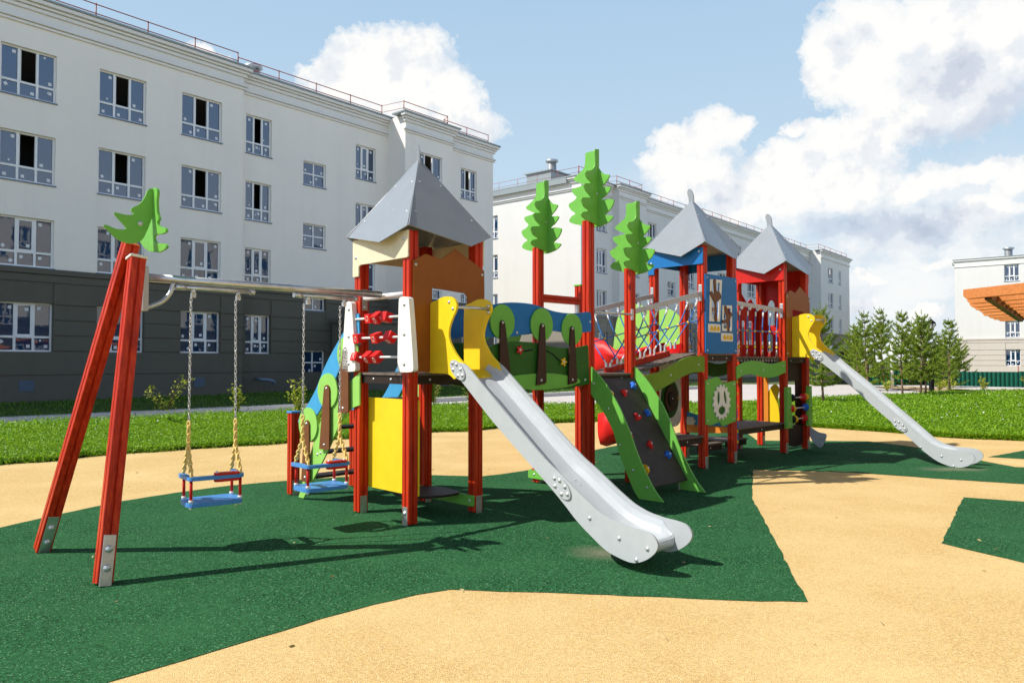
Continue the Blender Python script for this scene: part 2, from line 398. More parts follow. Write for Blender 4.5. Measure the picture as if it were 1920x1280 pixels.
def cr(pts, n=5, closed=True, corners=()):
    """smooth curve through points (Catmull-Rom); listed corner indices stay sharp"""
    k = len(pts); P = [Vector((p[0], p[1])) if len(p) == 2 else Vector(p) for p in pts]; out = []
    segs = k if closed else k - 1
    def tan(i):
        if i % k in corners: return None
        if not closed and i in (0, k - 1): return None
        return (P[(i + 1) % k] - P[(i - 1) % k]) / 2
    for i in range(segs):
        a, b = P[i], P[(i + 1) % k]; ta, tb = tan(i), tan((i + 1) % k)
        ta = (b - a) * .8 if ta is None else ta; tb = (b - a) * .8 if tb is None else tb
        if i in corners and (i + 1) % k in corners:
            out.append(tuple(a)); continue
        L = (b - a).length
        for t_ in (ta, tb):
            if t_.length > L * 1.3: t_ *= L * 1.3 / t_.length
        for j in range(n):
            t = j / n; h = (2 * t**3 - 3 * t**2 + 1, t**3 - 2 * t**2 + t, -2 * t**3 + 3 * t**2, t**3 - t**2)
            out.append(tuple(a * h[0] + ta * h[1] + b * h[2] + tb * h[3]))
    if not closed: out.append(tuple(P[-1]))
    return out

def ell(c, rx, ry, n=32): return [(c[0] + rx * math.cos(2 * math.pi * i / n), c[1] + ry * math.sin(2 * math.pi * i / n)) for i in range(n)]
def rrect(x0, x1, y0, y1, r=.02, n=4):
    o = []
    for cx, cy, a in ((x1 - r, y1 - r, 0), (x0 + r, y1 - r, 90), (x0 + r, y0 + r, 180), (x1 - r, y0 + r, 270)):
        o += [(cx + r * math.cos(R(a + 90 * i / n)), cy + r * math.sin(R(a + 90 * i / n))) for i in range(n + 1)]
    return o

def empty(name, label, cat, loc=(0, 0, 0), rz=0, group=None, parent=None):
    o = bpy.data.objects.new(name, None); S.collection.objects.link(o)
    o.location = loc; o.rotation_euler = (0, 0, rz); o.empty_display_size = .1
    if label: o['label'] = label
    if cat: o['category'] = cat
    if group: o['group'] = group
    if parent: o.parent = parent
    return o
def tag(o, label, cat, group=None):
    o['label'] = label; o['category'] = cat
    if group: o['group'] = group
    return o
def struct(o): o['kind'] = 'structure'; return o
def copy_tree(o, parent=None):
    c = o.copy(); S.collection.objects.link(c); c.parent = parent
    for ch in list(o.children): copy_tree(ch, c)
    return c

# ------------------------------------------------------------------ ground and paving
def flat(name, poly, z, mat, th=None):
    m = MB(); tris = tessellate_polygon([[Vector((p[0], p[1], 0)) for p in poly]])
    m.add([(p[0], p[1], z) for p in poly], tris)
    o = m.build(name, mat)
    return struct(o)
def sstep(a, b, x):
    t = min(1, max(0, (x - a) / (b - a))); return t * t * (3 - 2 * t)
def terr(x, y): return -.95 * sstep(21, 26, x - .15 * (y - 40)) * sstep(36, 41, y)

def make_ground():
    m = MB(); xs = [-900, -300, -120, -60] + [-40 + 2.5 * i for i in range(40)] + [70, 110, 200, 420, 900]
    ys = [-900, -200, -60, -20, 0, 20, 30] + [32 + 1.5 * i for i in range(20)] + [70, 90, 130, 220, 500, 1500]
    v = [(x, y, terr(x, y)) for y in ys for x in xs]; n = len(xs)
    m.add(v, [(j * n + i, j * n + i + 1, (j + 1) * n + i + 1, (j + 1) * n + i) for j in range(len(ys) - 1) for i in range(n - 1)])
    struct(m.build('ground', 'ground'))
make_ground()

LN = [(-8.23,9.16),(-7.14,10.42),(-6.57,10.81),(-6.25,11.48),(-5.2,12.24),(-4.01,13.11),(-2.98,13.91),(-1.7,15.04),(-.87,15.38),(-.24,16.11),(.89,17.2),(1.69,17.65),(3.11,18.12),(4.33,17.81),(5.31,17.2),(6.5,16.24),(7.2,15.5),(7.78,14.82),(8.16,14.05),(9.22,13.45),(10.83,12.24),(14,11)]
LF = [(-13.44,14.93),(-11.14,16.24),(-10.2,17.2),(-9.13,18.12),(-8.07,19.15),(-6.67,20.29),(-5.44,21.14),(-3.83,22.3),(-2.0,23.32),(1.51,23.45),(4.1,23.87),(5.87,24.15),(7.74,25.04),(10.98,27.41),(13.26,28.97),(16.15,30.73),(19.55,33.24),(23.6,34.37),(30.48,34.37)]
LNs = cr(LN, 4, closed=False); LFs = cr(LF, 3, closed=False)
sandpoly = [(-15, -6), (15, -6), (15, 10.8)] + LNs[::-1] + [(-15, 3)]
flat('playground_surfacing', sandpoly, .004, 'sand')
GREEN = [(-4.75,5.76),(-4.52,6.23),(-4.43,6.49),(-4.27,7.05),(-4.01,7.71),(-3.68,8.2),(-3.27,8.66),(-2.73,9.0),(-2.12,9.29),(-1.61,9.41),(-1.08,9.46),(-.39,9.33),(-.07,9.59),(.21,9.87),(.69,10.7),(1.34,12.09),(2.32,13.54),(3.63,15.38),(4.78,15.56),(4.64,14.61),(4.45,13.54),(5.31,13.41),(5.67,13.45),(6.4,13.41),(6.66,12.78),(6.82,12.17),(6.84,11.42),(6.79,10.7),(6.85,10.17),(7.18,10.06),(7.73,9.5),(6.83,8.41),(6.0,8.77),(5.23,9.16),(4.42,9.68),(3.78,9.82),(3.2,9.92),(2.51,7.83),(2.4,7.3),(1.77,4.5),(1.35,4.53),(.33,4.67),(-.2,4.72),(-.39,4.74),(-.59,4.64),(-.82,4.45),(-1.07,4.21),(-1.33,3.92),(-1.59,3.63),(-1.81,3.39),(-2.0,3.13),(-2.26,2.76),(-3.6,2.2),(-5.4,3.6)]
def rough_edge(poly, amp=.008, step=.12):
    o = []
    for i, p in enumerate(poly):
        q = poly[(i + 1) % len(poly)]; L = math.dist(p, q); k = max(1, int(L / step))
        for j in range(k):
            t = j / k; a = amp if j else amp * .5
            o.append((p[0] + (q[0] - p[0]) * t + rng.uniform(-a, a), p[1] + (q[1] - p[1]) * t + rng.uniform(-a, a)))
    return o
flat('rubber_paving', rough_edge(GREEN), .008, 'grn')
flat('rubber_paving', rough_edge([(4.78,7.92),(5.25,7.68),(5.61,7.54),(5.6,6.3),(3.78,5.09),(3.66,5.37),(3.4,5.94)]), .008, 'grn')
flat('rubber_paving', rough_edge([(7.15,11.23),(8.24,12.02),(11.64,13.0),(8.61,10.59),(7.53,10.99)]), .008, 'grn')
# road behind the lawn, dipping under the kerb of the building's own lawn
KD = Vector((.705, .709)); K0 = Vector((-14.5, 14.0))
def kpt(t, off=0): p = K0 + KD * t + Vector((KD.y, -KD.x)) * off; return (p.x, p.y)
flat('road', [(-20, 9)] + LFs[3:] + [(31, 37), (24, 44), (13, 46)] + [kpt(36), kpt(20), kpt(10), kpt(0), kpt(-6)], .004, 'asph')
lawnpoly = LNs + LFs[::-1]
flat('lawn', lawnpoly, .03, 'soil')
# kerb and raised lawn strip along the facade
m = MB()
for i in range(14):
    p0, p1 = Vector(kpt(-5 + i * 3)), Vector(kpt(-5 + i * 3 + 2.985)); nn = Vector((-KD.y, KD.x))
    q = [p0, p1, p1 + nn * .16, p0 + nn * .16]
    m.prism([(v.x, v.y) for v in q], 'z', -.1, .15)
kb = struct(m.build('kerb', 'kerb', bevel=.012))
PH = 0.87235015; BT = Vector((math.cos(PH), math.sin(PH))); BN = Vector((math.sin(PH), -math.cos(PH))); BD = 26.93
def fpt(s, p=0): v = BT * s - BN * BD + BN * p; return (v.x, v.y)
strip = [kpt(-5, -.16), kpt(10, -.16), kpt(22, -.16), kpt(36.9, -.16), fpt(44, 2), fpt(31, -3), fpt(-8, -3)]
flat('lawn', strip, .13, 'soil')
pv = [kpt(-5, -.17), kpt(36.9, -.17), kpt(36.9, -.55), kpt(-5, -.55)]
flat('pavement', pv, .145, 'kerb')

def pts_in(poly, n):
    P = np.array(poly); x0, y0 = P.min(0); x1, y1 = P.max(0); out = []
    tot = 0
    while tot < n:
        q = nr.uniform((x0, y0), (x1, y1), (n * 2, 2)); ins = np.zeros(len(q), bool); j = len(P) - 1
        for i in range(len(P)):
            xi, yi = P[i]; xj, yj = P[j]
            c = ((yi > q[:, 1]) != (yj > q[:, 1])) & (q[:, 0] < (xj - xi) * (q[:, 1] - yi) / (yj - yi + 1e-12) + xi)
            ins ^= c; j = i
        out.append(q[ins]); tot += ins.sum()
    return np.concatenate(out)[:n]

def leaves_mesh(name, P, size, mat, upright=.6, parent=None, asp=1.6):
    """many separate leaf quads (folded kites) at points P with per-leaf size"""
    n = len(P); az = nr.uniform(0, 2 * np.pi, n); tilt = nr.normal(upright, .35, n)
    d = np.stack([np.cos(az) * np.cos(tilt), np.sin(az) * np.cos(tilt), np.sin(tilt)], 1)
    sd_ = np.stack([-np.sin(az), np.cos(az), np.zeros(n)], 1)
    roll = nr.normal(0, .5, n)[:, None]; up = np.cross(sd_, d); sd_ = sd_ * np.cos(roll) + up * np.sin(roll)
    s = np.asarray(size).reshape(-1, 1) * nr.uniform(.7, 1.3, (n, 1))
    a = P; b = P + d * s * .5 + sd_ * s / asp * .5; c = P + d * s; e = P + d * s * .5 - sd_ * s / asp * .5
    V = np.stack([a, b, c, e], 1).reshape(-1, 3)
    me = bpy.data.meshes.new(name); me.vertices.add(4 * n); me.vertices.foreach_set('co', V.ravel())
    me.loops.add(4 * n); me.loops.foreach_set('vertex_index', np.arange(4 * n))
    me.polygons.add(n); me.polygons.foreach_set('loop_start', np.arange(0, 4 * n, 4)); me.polygons.foreach_set('loop_total', np.full(n, 4))
    me.materials.append(M[mat]); me.update(calc_edges=True); me.validate()
    o = bpy.data.objects.new(name, me); S.collection.objects.link(o)
    if parent: o.parent = parent
    return o

def make_grass():
    # meadow of clover and short grass on the near lawn, denser near the sand path
    q = pts_in(lawnpoly, 900000); d = np.hypot(q[:, 0], q[:, 1])
    keep = nr.uniform(0, 1, len(q)) < np.clip((14.0 / d) ** 1.6, .08, 1); q = q[keep]; d = d[keep]
    hz = .035 + .06 * nr.uniform(0, 1, len(q)) ** 1.2
    lump = .5 + .5 * np.sin(q[:, 0] * 1.7 + np.sin(q[:, 1] * 2.3)) * np.sin(q[:, 1] * 1.9 + 1.3 * np.sin(q[:, 0] * 1.1))
    z = .02 + hz * (.9 + 1.1 * lump) * nr.uniform(.25, 1, len(q))
    o = leaves_mesh('grass', np.column_stack([q, z]), .030 * np.clip(d / 13, .8, 2.0), 'grassy', .55)
    o['kind'] = 'stuff'
    tag(o, 'bright green clover and grass covering the lawn behind the sand coloured path', 'grass')
    L_ = np.array(LNs); seg = np.linalg.norm(np.diff(L_, axis=0), axis=1); cum = np.concatenate([[0], np.cumsum(seg)])
    n_ = 42000; u = nr.uniform(0, cum[-1], n_); e = np.column_stack([np.interp(u, cum, L_[:, 0]), np.interp(u, cum, L_[:, 1])])
    nrm_ = np.array([-.6, .8]); wob = .05 * np.sin(u * 3.1) + .03 * np.sin(u * 7.7)
    e = e + nrm_ * (nr.normal(.03, .055, n_) + wob)[:, None]
    o = leaves_mesh('grass_edge', np.column_stack([e, .005 + .10 * nr.uniform(0, 1, n_) ** 1.3]), .034 * np.clip(np.hypot(e[:, 0], e[:, 1]) / 13, .8, 2), 'grassy', .5)
    o['kind'] = 'stuff'; tag(o, 'leafy fringe of the lawn creeping over the sand coloured path', 'grass')
    q = pts_in(lawnpoly, 700); d = np.hypot(q[:, 0], q[:, 1])
    o = leaves_mesh('clover_flowers', np.column_stack([q, nr.uniform(.12, .2, len(q))]), .030 * np.clip(d / 13, .9, 1.6), 'clover', .2, asp=1.0)
    o['kind'] = 'stuff'; tag(o, 'small white clover heads dotted over the lawn', 'flowers')
    q = pts_in([(-4, 2.6), (8, 4), (9, 12), (1, 15), (-6, 9), (-5, 5)], 170)
    o = leaves_mesh('leaves', np.column_stack([q, np.full(len(q), .012)]), .035, 'litter', .05, asp=2.5)
    o['kind'] = 'stuff'; tag(o, 'scattered dry leaves and bits of straw on the rubber ground', 'leaves')
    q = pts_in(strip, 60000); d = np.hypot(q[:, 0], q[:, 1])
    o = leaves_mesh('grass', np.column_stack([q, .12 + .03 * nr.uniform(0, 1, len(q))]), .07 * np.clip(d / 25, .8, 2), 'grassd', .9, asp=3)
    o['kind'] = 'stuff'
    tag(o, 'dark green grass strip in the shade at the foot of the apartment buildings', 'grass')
make_grass()

# ------------------------------------------------------------------ play structure
# local axes: a runs away to the right along the row of towers, b towards the front right, z up
TH = 0.77846996; ROOT = (-.90138342, 6.59477228, 0); W = .774
A1, A2, A3, A4 = 0.0, 2.468, 4.867, 7.244
play = empty('play_structure', 'long red-posted play structure with three grey pointed roofs, slides, rope nets and cut-out trees', 'play structure', ROOT, TH)
PM = lambda: MB(True)
HP = .05
def post_section(h=HP, g=.014, gw=.009, c=.006):
    """square post with rounded corners and a groove down the middle of each face"""
    q = []
    for k in range(4):
        a = R(90 * k); ca, sa = math.cos(a), math.sin(a)
        for x, y in ((h, -h + c), (h, -gw), (h - g, -gw * .3), (h - g, gw * .3), (h, gw), (h, h - c), (h - c * .3, h - c * .3)):
            q.append((x * ca - y * sa, x * sa + y * ca))
    return q
SEC = post_section()
def post(a, b, z1, z0=.02, side='b', cap=None):
    m = PM(); m.prism([(a + x, b + y) for x, y in SEC], 'z', z0, z1)
    p = m.build('post', 'post', play)
    f = PM()
    if side == 'b':
        f.box(a - .036, a + .036, b + HP, b + HP + .004, .0, .17); f.dome((a, b + HP + .004, .115), (0, -1, 0), .017, .014); f.dome((a, b + HP + .004, .05), (0, -1, 0), .012, .01)
    else:
        f.box(a - HP - .004, a - HP, b - .036, b + .036, .0, .17); f.dome((a - HP - .004, b, .115), (-1, 0, 0), .017, .014)
    f.build('foot_bracket', ['galv', 'bolt'], p, bevel=.003)
    if cap:
        c = PM(); c.box(a - .058, a + .058, b - .058, b + .058, z1, z1 + .022); c.build('cap', cap, p, bevel=.006)
    return p

def bolts(m, plane, c, pts, out=1, r=.012, mi=1):
    ax = {'a': (out, 0, 0), 'b': (0, -out, 0)}[plane]
    # MB flips b, so work in flipped space directly
    for x, z in pts:
        pos = (c, x, z) if plane == 'a' else (x, c, z)
        f = MB(); f.dome((pos[0], -pos[1], pos[2]), ax, r, r * .8, mi)
        m.v_off = len(m.v)
        m.flip, fl = False, m.flip; m.add(f.v, f.f, mi, True); m.flip = fl

def board(name, poly, plane, c0, c1, mat, holes=(), bl=(), out=None, bevel=.004, parent=None, label=None):
    m = PM(); m.prism(poly, plane, c0, c1, 0, holes)
    if bl:
        o_ = out if out is not None else (1 if plane == 'b' else -1)
        c = max(c0, c1) if o_ > 0 else min(c0, c1)
        bolts(m, plane, c, bl, o_)
    o = m.build(name, [mat, 'bolt'], parent or play, bevel=bevel)
    if label: o['label'] = label
    return o

def roof(a0, zc, za, zf, zl, k=.17):
    cx, cy = a0 + W / 2, -W / 2; e = W / 2 + .09
    apex = Vector((cx, cy, za))
    cor = [Vector((cx - e, cy - e, zc)), Vector((cx - e, cy + e, zc)), Vector((cx + e, cy + e, zc)), Vector((cx + e, cy - e, zc))]
    outs = [Vector((-1, 0, 0)), Vector((0, 1, 0)), Vector((1, 0, 0)), Vector((0, -1, 0))]
    r = None
    for i in range(4):
        c1, c2 = cor[i], cor[(i + 1) % 4]; t = (c2 - c1).normalized()
        low = (c1 + c2) / 2 + t * k + outs[i] * .085; low.z = zl
        nrm = (c1 - apex).cross(c2 - apex).normalized()
        if nrm.z < 0: nrm = -nrm
        # each sheet stands a little proud at its ridges, so two edges show along every hip
        P = [apex + t * -.004, c1 - t * .022, low, c2 + t * .022, apex + t * .004]
        m = PM(); up = nrm * .009; k2 = len(P)
        lift = nrm * .004
        V = [tuple(p + lift) for p in P] + [tuple(p + lift + up) for p in P]
        m.add(V, [tuple(range(k2)), tuple(range(2 * k2 - 1, k2 - 1, -1))] + [(j, (j + 1) % k2, (j + 1) % k2 + k2, j + k2) for j in range(k2)])
        for q in (apex.lerp(c1, .35).lerp(apex.lerp(c2, .35), .12), apex.lerp(c1, .35).lerp(apex.lerp(c2, .35), .88), apex.lerp(c1, .8).lerp(apex.lerp(c2, .8), .06), apex.lerp(c1, .8).lerp(apex.lerp(c2, .8), .94)):
            q = q + lift + up; f = MB(); f.dome((q.x, -q.y, q.z), (nrm.x, -nrm.y, nrm.z), .008, .006, 1)
            m.flip = False; m.add(f.v, f.f, 1, True); m.flip = True
        if r is None: r = empty('roof', None, None, (0, 0, 0), 0, None, play)
        m.build('roof_panel', ['roof', 'bolt'], r, bevel=.002)
    h = PM()
    for c in cor: h.bar(tuple(apex), tuple(c), .022, .012)
    h.build('ridge_strip', 'roof', r)
    # curved horn on the tip
    an = R(64); dx, dy = math.cos(an), -math.sin(an)
    pr = cr([(-.05, -.06), (-.045, .03), (-.03, .10), (.01, .155), (.065, .19), (.105, .175), (.115, .13), (.085, .06), (.07, -.06)], 5, True, (0, 8))
    sc = (zf - za) / .165
    m = PM(); n = len(pr); V = []
    for sgn in (-.007, .007):
        V += [(cx + (x * dx) * 1 - dy * sgn, cy + (x * dy) + dx * sgn, za + .0 + z * sc * .87) for x, z in pr]
    tri = tessellate_polygon([[Vector((p[0], p[1], 0)) for p in pr]])
    m.add(V, [t for t in tris_(tri)] + [tuple(i + n for i in t) for t in tris_(tri)] + [(j, (j + 1) % n, (j + 1) % n + n, j + n) for j in range(n)])
    m.build('finial', 'roof', r, bevel=.003)
    return r
def tris_(t): return [tuple(x) for x in t]

def platform(a0, z, w=W):
    m = PM(); m.box(a0 - .045, a0 + w + .045, -W - .045, .045, z - .022, z, 1)
    for c in (-.045, W - .0): pass
    m.box(a0 + .05, a0 + w - .05, .002, .03, z - .10, z - .022); m.box(a0 + .05, a0 + w - .05, -W - .03, -W - .002, z - .10, z - .022)
    m.box(a0 - .03, a0 - .002, -W + .05, -.05, z - .10, z - .022); m.box(a0 + w + .002, a0 + w + .03, -W + .05, -.05, z - .10, z - .022)
    bolts(m, 'b', .03, [(a0 + .2, z - .06), (a0 + w - .2, z - .06)], 1, .010, 2); bolts(m, 'a', a0 - .03, [(-.25, z - .06), (-W + .25, z - .06)], -1, .010, 2)
    return m.build('platform', ['ply', 'plytop', 'bolt'], play, bevel=.003)

def fascia(a0, zt, zb, tab, mat, shift=0):
    """shaped board under the eaves on the four sides of a tower"""
    f = None
    L = [(-W - .055, zt), (.05, zt), (.05, zb), (.035, zb - .012), (-W + .07, zb - .012), (-W + .045, zb - .03), (-W + .045, tab), (-W - .055, tab)]
    m = PM(); m.prism(L, 'a', a0 - .068, a0 - .052); bolts(m, 'a', a0 - .068, [(-.01, zb + .16), (-W, zb + .06)], -1, .014)
    f = m.build('eaves_board', [mat, 'bolt'], play, bevel=.005)
    m = PM(); m.prism(L, 'a', a0 + W + .052, a0 + W + .068); m.build('eaves_board', [mat], play, bevel=.005)
    Bk = [(a0 - .05, zt), (a0 + W + .05, zt), (a0 + W + .05, zb + .03), (a0 - .05, zb + .03)]
    m = PM(); m.prism(Bk, 'b', -W - .068, -W - .052); m.build('eaves_board', [mat], play, bevel=.005)

# --- posts
for (a, b, h, sd_) in [(0, -W, 2.62, 'b'), (0, 0, 2.60, 'a'), (W, 0, 2.62, 'b'), (W, -W, 2.62, 'b'),
                       (A3, -W, 3.02, 'b'), (A3, 0, 3.0, 'b'), (A3 + W, 0, 3.02, 'b'), (A3 + W, -W, 3.02, 'b'),
                       (A4, -W, 2.98, 'b'), (A4, 0, 2.97, 'b'), (A4 + W, 0, 2.98, 'b'), (A4 + W, -W, 2.98, 'b')]:
    post(a, b, h, side=sd_)
post(A2, -W, 2.80); post(A2, 0, 3.02); post(A2 + W, 0, 2.55); post(A2 + W, -W, 2.39, cap='green')

for a0, z, (zc, za, zf, zl), (zt, zb, tb), mat in [(A1, 1.34, (2.63, 3.38, 3.55, 2.50), (2.60, 2.37, 2.25), 'cream'), (A3, 1.545, (3.03, 3.72, 3.91, 2.85), (2.97, 2.76, 2.66), 'blue'), (A4, 1.51, (3.0, 3.69, 3.88, 2.81), (2.94, 2.72, 2.60), 'redboard')]:
    roof(a0, zc, za, zf, zl); platform(a0, z); fascia(a0, zt, zb, tb, mat)
platform(A2, 1.305)
# deck of the balcony between the first tower and the tree posts
m = PM(); m.box(W + .046, A2 - .046, -W - .03, .02, 1.295, 1.317, 1); m.box(W + .05, A2 - .05, -.02, .008, 1.20, 1.295); m.box(W + .05, A2 - .05, -W, -W + .03, 1.2, 1.295)
m.build('balcony_deck', ['ply', 'plytop'], play, bevel=.003)

# --- cut-out trees on the tall posts
FULL = [(-.07,.86),(.024,.865),(.10,.85),(.108,.72),(.12,.655),(.19,.58),(.275,.548),(.235,.49),(.172,.432),(.292,.41),(.235,.34),(.155,.292),(.245,.285),(.335,.256),(.29,.17),(.21,.115),(.265,.10),(.325,.075),(.25,.02),(.10,-.01),(.004,.01),(-.204,.058),(-.30,.095),(-.315,.125),(-.275,.165),(-.222,.188),(-.29,.24),(-.323,.309),(-.245,.34),(-.203,.376),(-.25,.42),(-.276,.473),(-.18,.49),(-.09,.502),(-.15,.53),(-.248,.589),(-.17,.64),(-.083,.707)]
HALF = [(.052,.87),(-.02,.86),(-.028,.83),(-.022,.676),(-.09,.61),(-.184,.578),(-.165,.525),(-.14,.503),(-.085,.465),(-.205,.438),(-.19,.39),(-.168,.362),(-.10,.305),(-.247,.275),(-.235,.22),(-.20,.18),(-.13,.15),(-.248,.113),(-.235,.07),(-.186,.047),(.052,.0)]
def tree_top(a, b, z, s=1.0):
    F = cr([(b + x * s, z + y * s) for x, y in FULL], 4, True, (0, 2)); H = cr([(a + .06 + x * s, z + y * s) for x, y in HALF], 4, True, (0, 1, len(HALF) - 1))
    t = board('tree_cutout', [(x - .05, y) for x, y in F], 'a', a + .096, a + .114, 'green', bevel=.003)
    board('tree_half', H, 'b', b + .052, b + .070, 'green', bl=[(a + .075, z + .36 * s)], parent=t, bevel=.003)
    back = cr([(a + .122 - (x - .0) * s * .9, z + y * s) for x, y in HALF], 4, True, (0, 1, len(HALF) - 1))
    return t
tree_top(A2, 0, 2.965); tree_top(A2, -W, 2.745); tree_top(A2 + W, 0, 2.495)
# rail between the two back tree posts, hand bar over the climbing wall
m = PM(); m.prism([( -W + y, 2.20 + x) for x, y in post_section(.045)], 'a', A2 + .05, A2 + W - .05); m.build('cross_beam', 'post', play)
m = PM(); m.tube([(A2 + .03, .06, 1.995), (A2 + W - .06, .06, 1.995)], .013); m.box(A2 + W - .05, A2 + W - .01, .05, .062, 1.93, 2.06); m.build('hand_bar', 'steel', play)
m = PM(); m.box(A2 - .02, A2 + .03, -W - .075, -W - .05, 2.08, 2.28); m.build('steering_plate', 'yellow', play, bevel=.01)
m = PM(); m.box(A2 + W - .10, A2 + W - .05, -W + .0, -W + .035, 2.02, 2.15); m.build('corner_bracket', ['galv'], play)

# --- white frame with turning cubes
ab = empty('cube_frame', None, None, (0, 0, 0), 0, None, play)
for P in ([(-.893, 2.017), (-.785, 2.012), (-.715, 1.349), (-.952, 1.347)], [(-.03, 2.009), (.118, 2.003), (.185, 1.353), (-.045, 1.351)]):
    c = Vector((sum(p[0] for p in P) / 4, sum(p[1] for p in P) / 4))
    Q = cr([(P[0][0], P[0][1] - .03), (P[0][0] + .03, P[0][1]), (P[1][0] - .03, P[1][1]), (P[1][0], P[1][1] - .03), (P[2][0], P[2][1] + .03), (P[2][0] - .03, P[2][1]), (P[3][0] + .03, P[3][1]), (P[3][0], P[3][1] + .03)], 3, True)
    m = PM(); m.prism(Q, 'a', -.105, -.052)
    x = (P[0][0] + P[3][0]) / 2 + .09
    bolts(m, 'a', -.105, [(x, 1.94), (x, 1.68), (x, 1.42)], -1, .015)
    m.build('frame_board', ['white', 'bolt'], ab, bevel=.008)
for z, cubes in ((1.843, [(-.505, 8, 'O'), (-.395, 38, 'O'), (-.255, 75, '')]), (1.661, [(-.70, 10, 'O'), (-.405, 20, 'O'), (-.20, 60, 'O')]), (1.482, [(-.735, -20, 'X'), (-.535, 40, 'O'), (-.40, 35, 'OX')])):
    m = PM(); m.tube([(-.075, -.86, z), (-.075, .06, z)], .011); rod = m.build('rod', 'rod', ab)
    for b, an, ch in cubes:
        m = PM(); h = .043; ca, sa = math.cos(R(an)), math.sin(R(an)); C = Vector((-.075, b, z))
        ex, ez = Vector((ca, 0, sa)), Vector((-sa, 0, ca)); ey = Vector((0, 1, 0))
        m.obox(C, ex * h, ey * h, ez * h)
        def mark(n_, u_, v_, c_):
            if c_ == 'O': m.tube([C + n_ * (h + .001) + u_ * .017 * math.cos(i * .524) + v_ * .024 * math.sin(i * .524) for i in range(12)], .0032, 5, 1, True)
            if c_ == 'X':
                for s_ in (-1, 1): m.tube([C + n_ * (h + .001) + (u_ * .02 * s_ + v_ * .027), C + n_ * (h + .001) - (u_ * .02 * s_ + v_ * .027)], .0032, 5, 1)
        if ch: mark(-ex, ey, ez, ch[0]); mark(-ez, ey, ex, ch[-1] if len(ch) > 1 else 'O')
        m.build('cube', ['redplastic', 'white'], ab, bevel=.007)

# --- brown front panel and slide of the first tower; same kit again on the third tower
def brown_panel(o, dz, tz):
    P = [(o - .02, 1.35 + dz), (o - .02, 2.336 + tz), (o + .12, 2.404 + tz), (o + .294, 2.37 + tz), (o + .465, 2.483 + tz), (o + .825, 2.311 + tz), (o + .83, 1.97 + tz), (o + .83, 1.35 + dz)]
    hole = [(o + .192, 1.352 + dz), (o + .192, 2.105 + tz), (o + .58, 2.08 + tz), (o + .612, 2.055 + tz), (o + .615, 1.97 + tz), (o + .615, 1.352 + dz)]
    return board('mountain_panel', P, 'b', .052, .068, 'brown', [hole], [(o + .01, 2.30 + tz), (o + .80, 2.27 + tz), (o + .01, 1.40 + dz), (o + .80, 1.42 + dz)])
HOOD = [(.06,.0),(.06,.60),(.159,.645),(.238,.668),(.32,.670),(.385,.652),(.425,.608),(.425,.556),(.375,.48),(.335,.403),(.325,.325),(.356,.252),(.437,.153),(.53,.083),(.56,.03),(.40,-.05),(.32,-.008),(.2,-.002)]
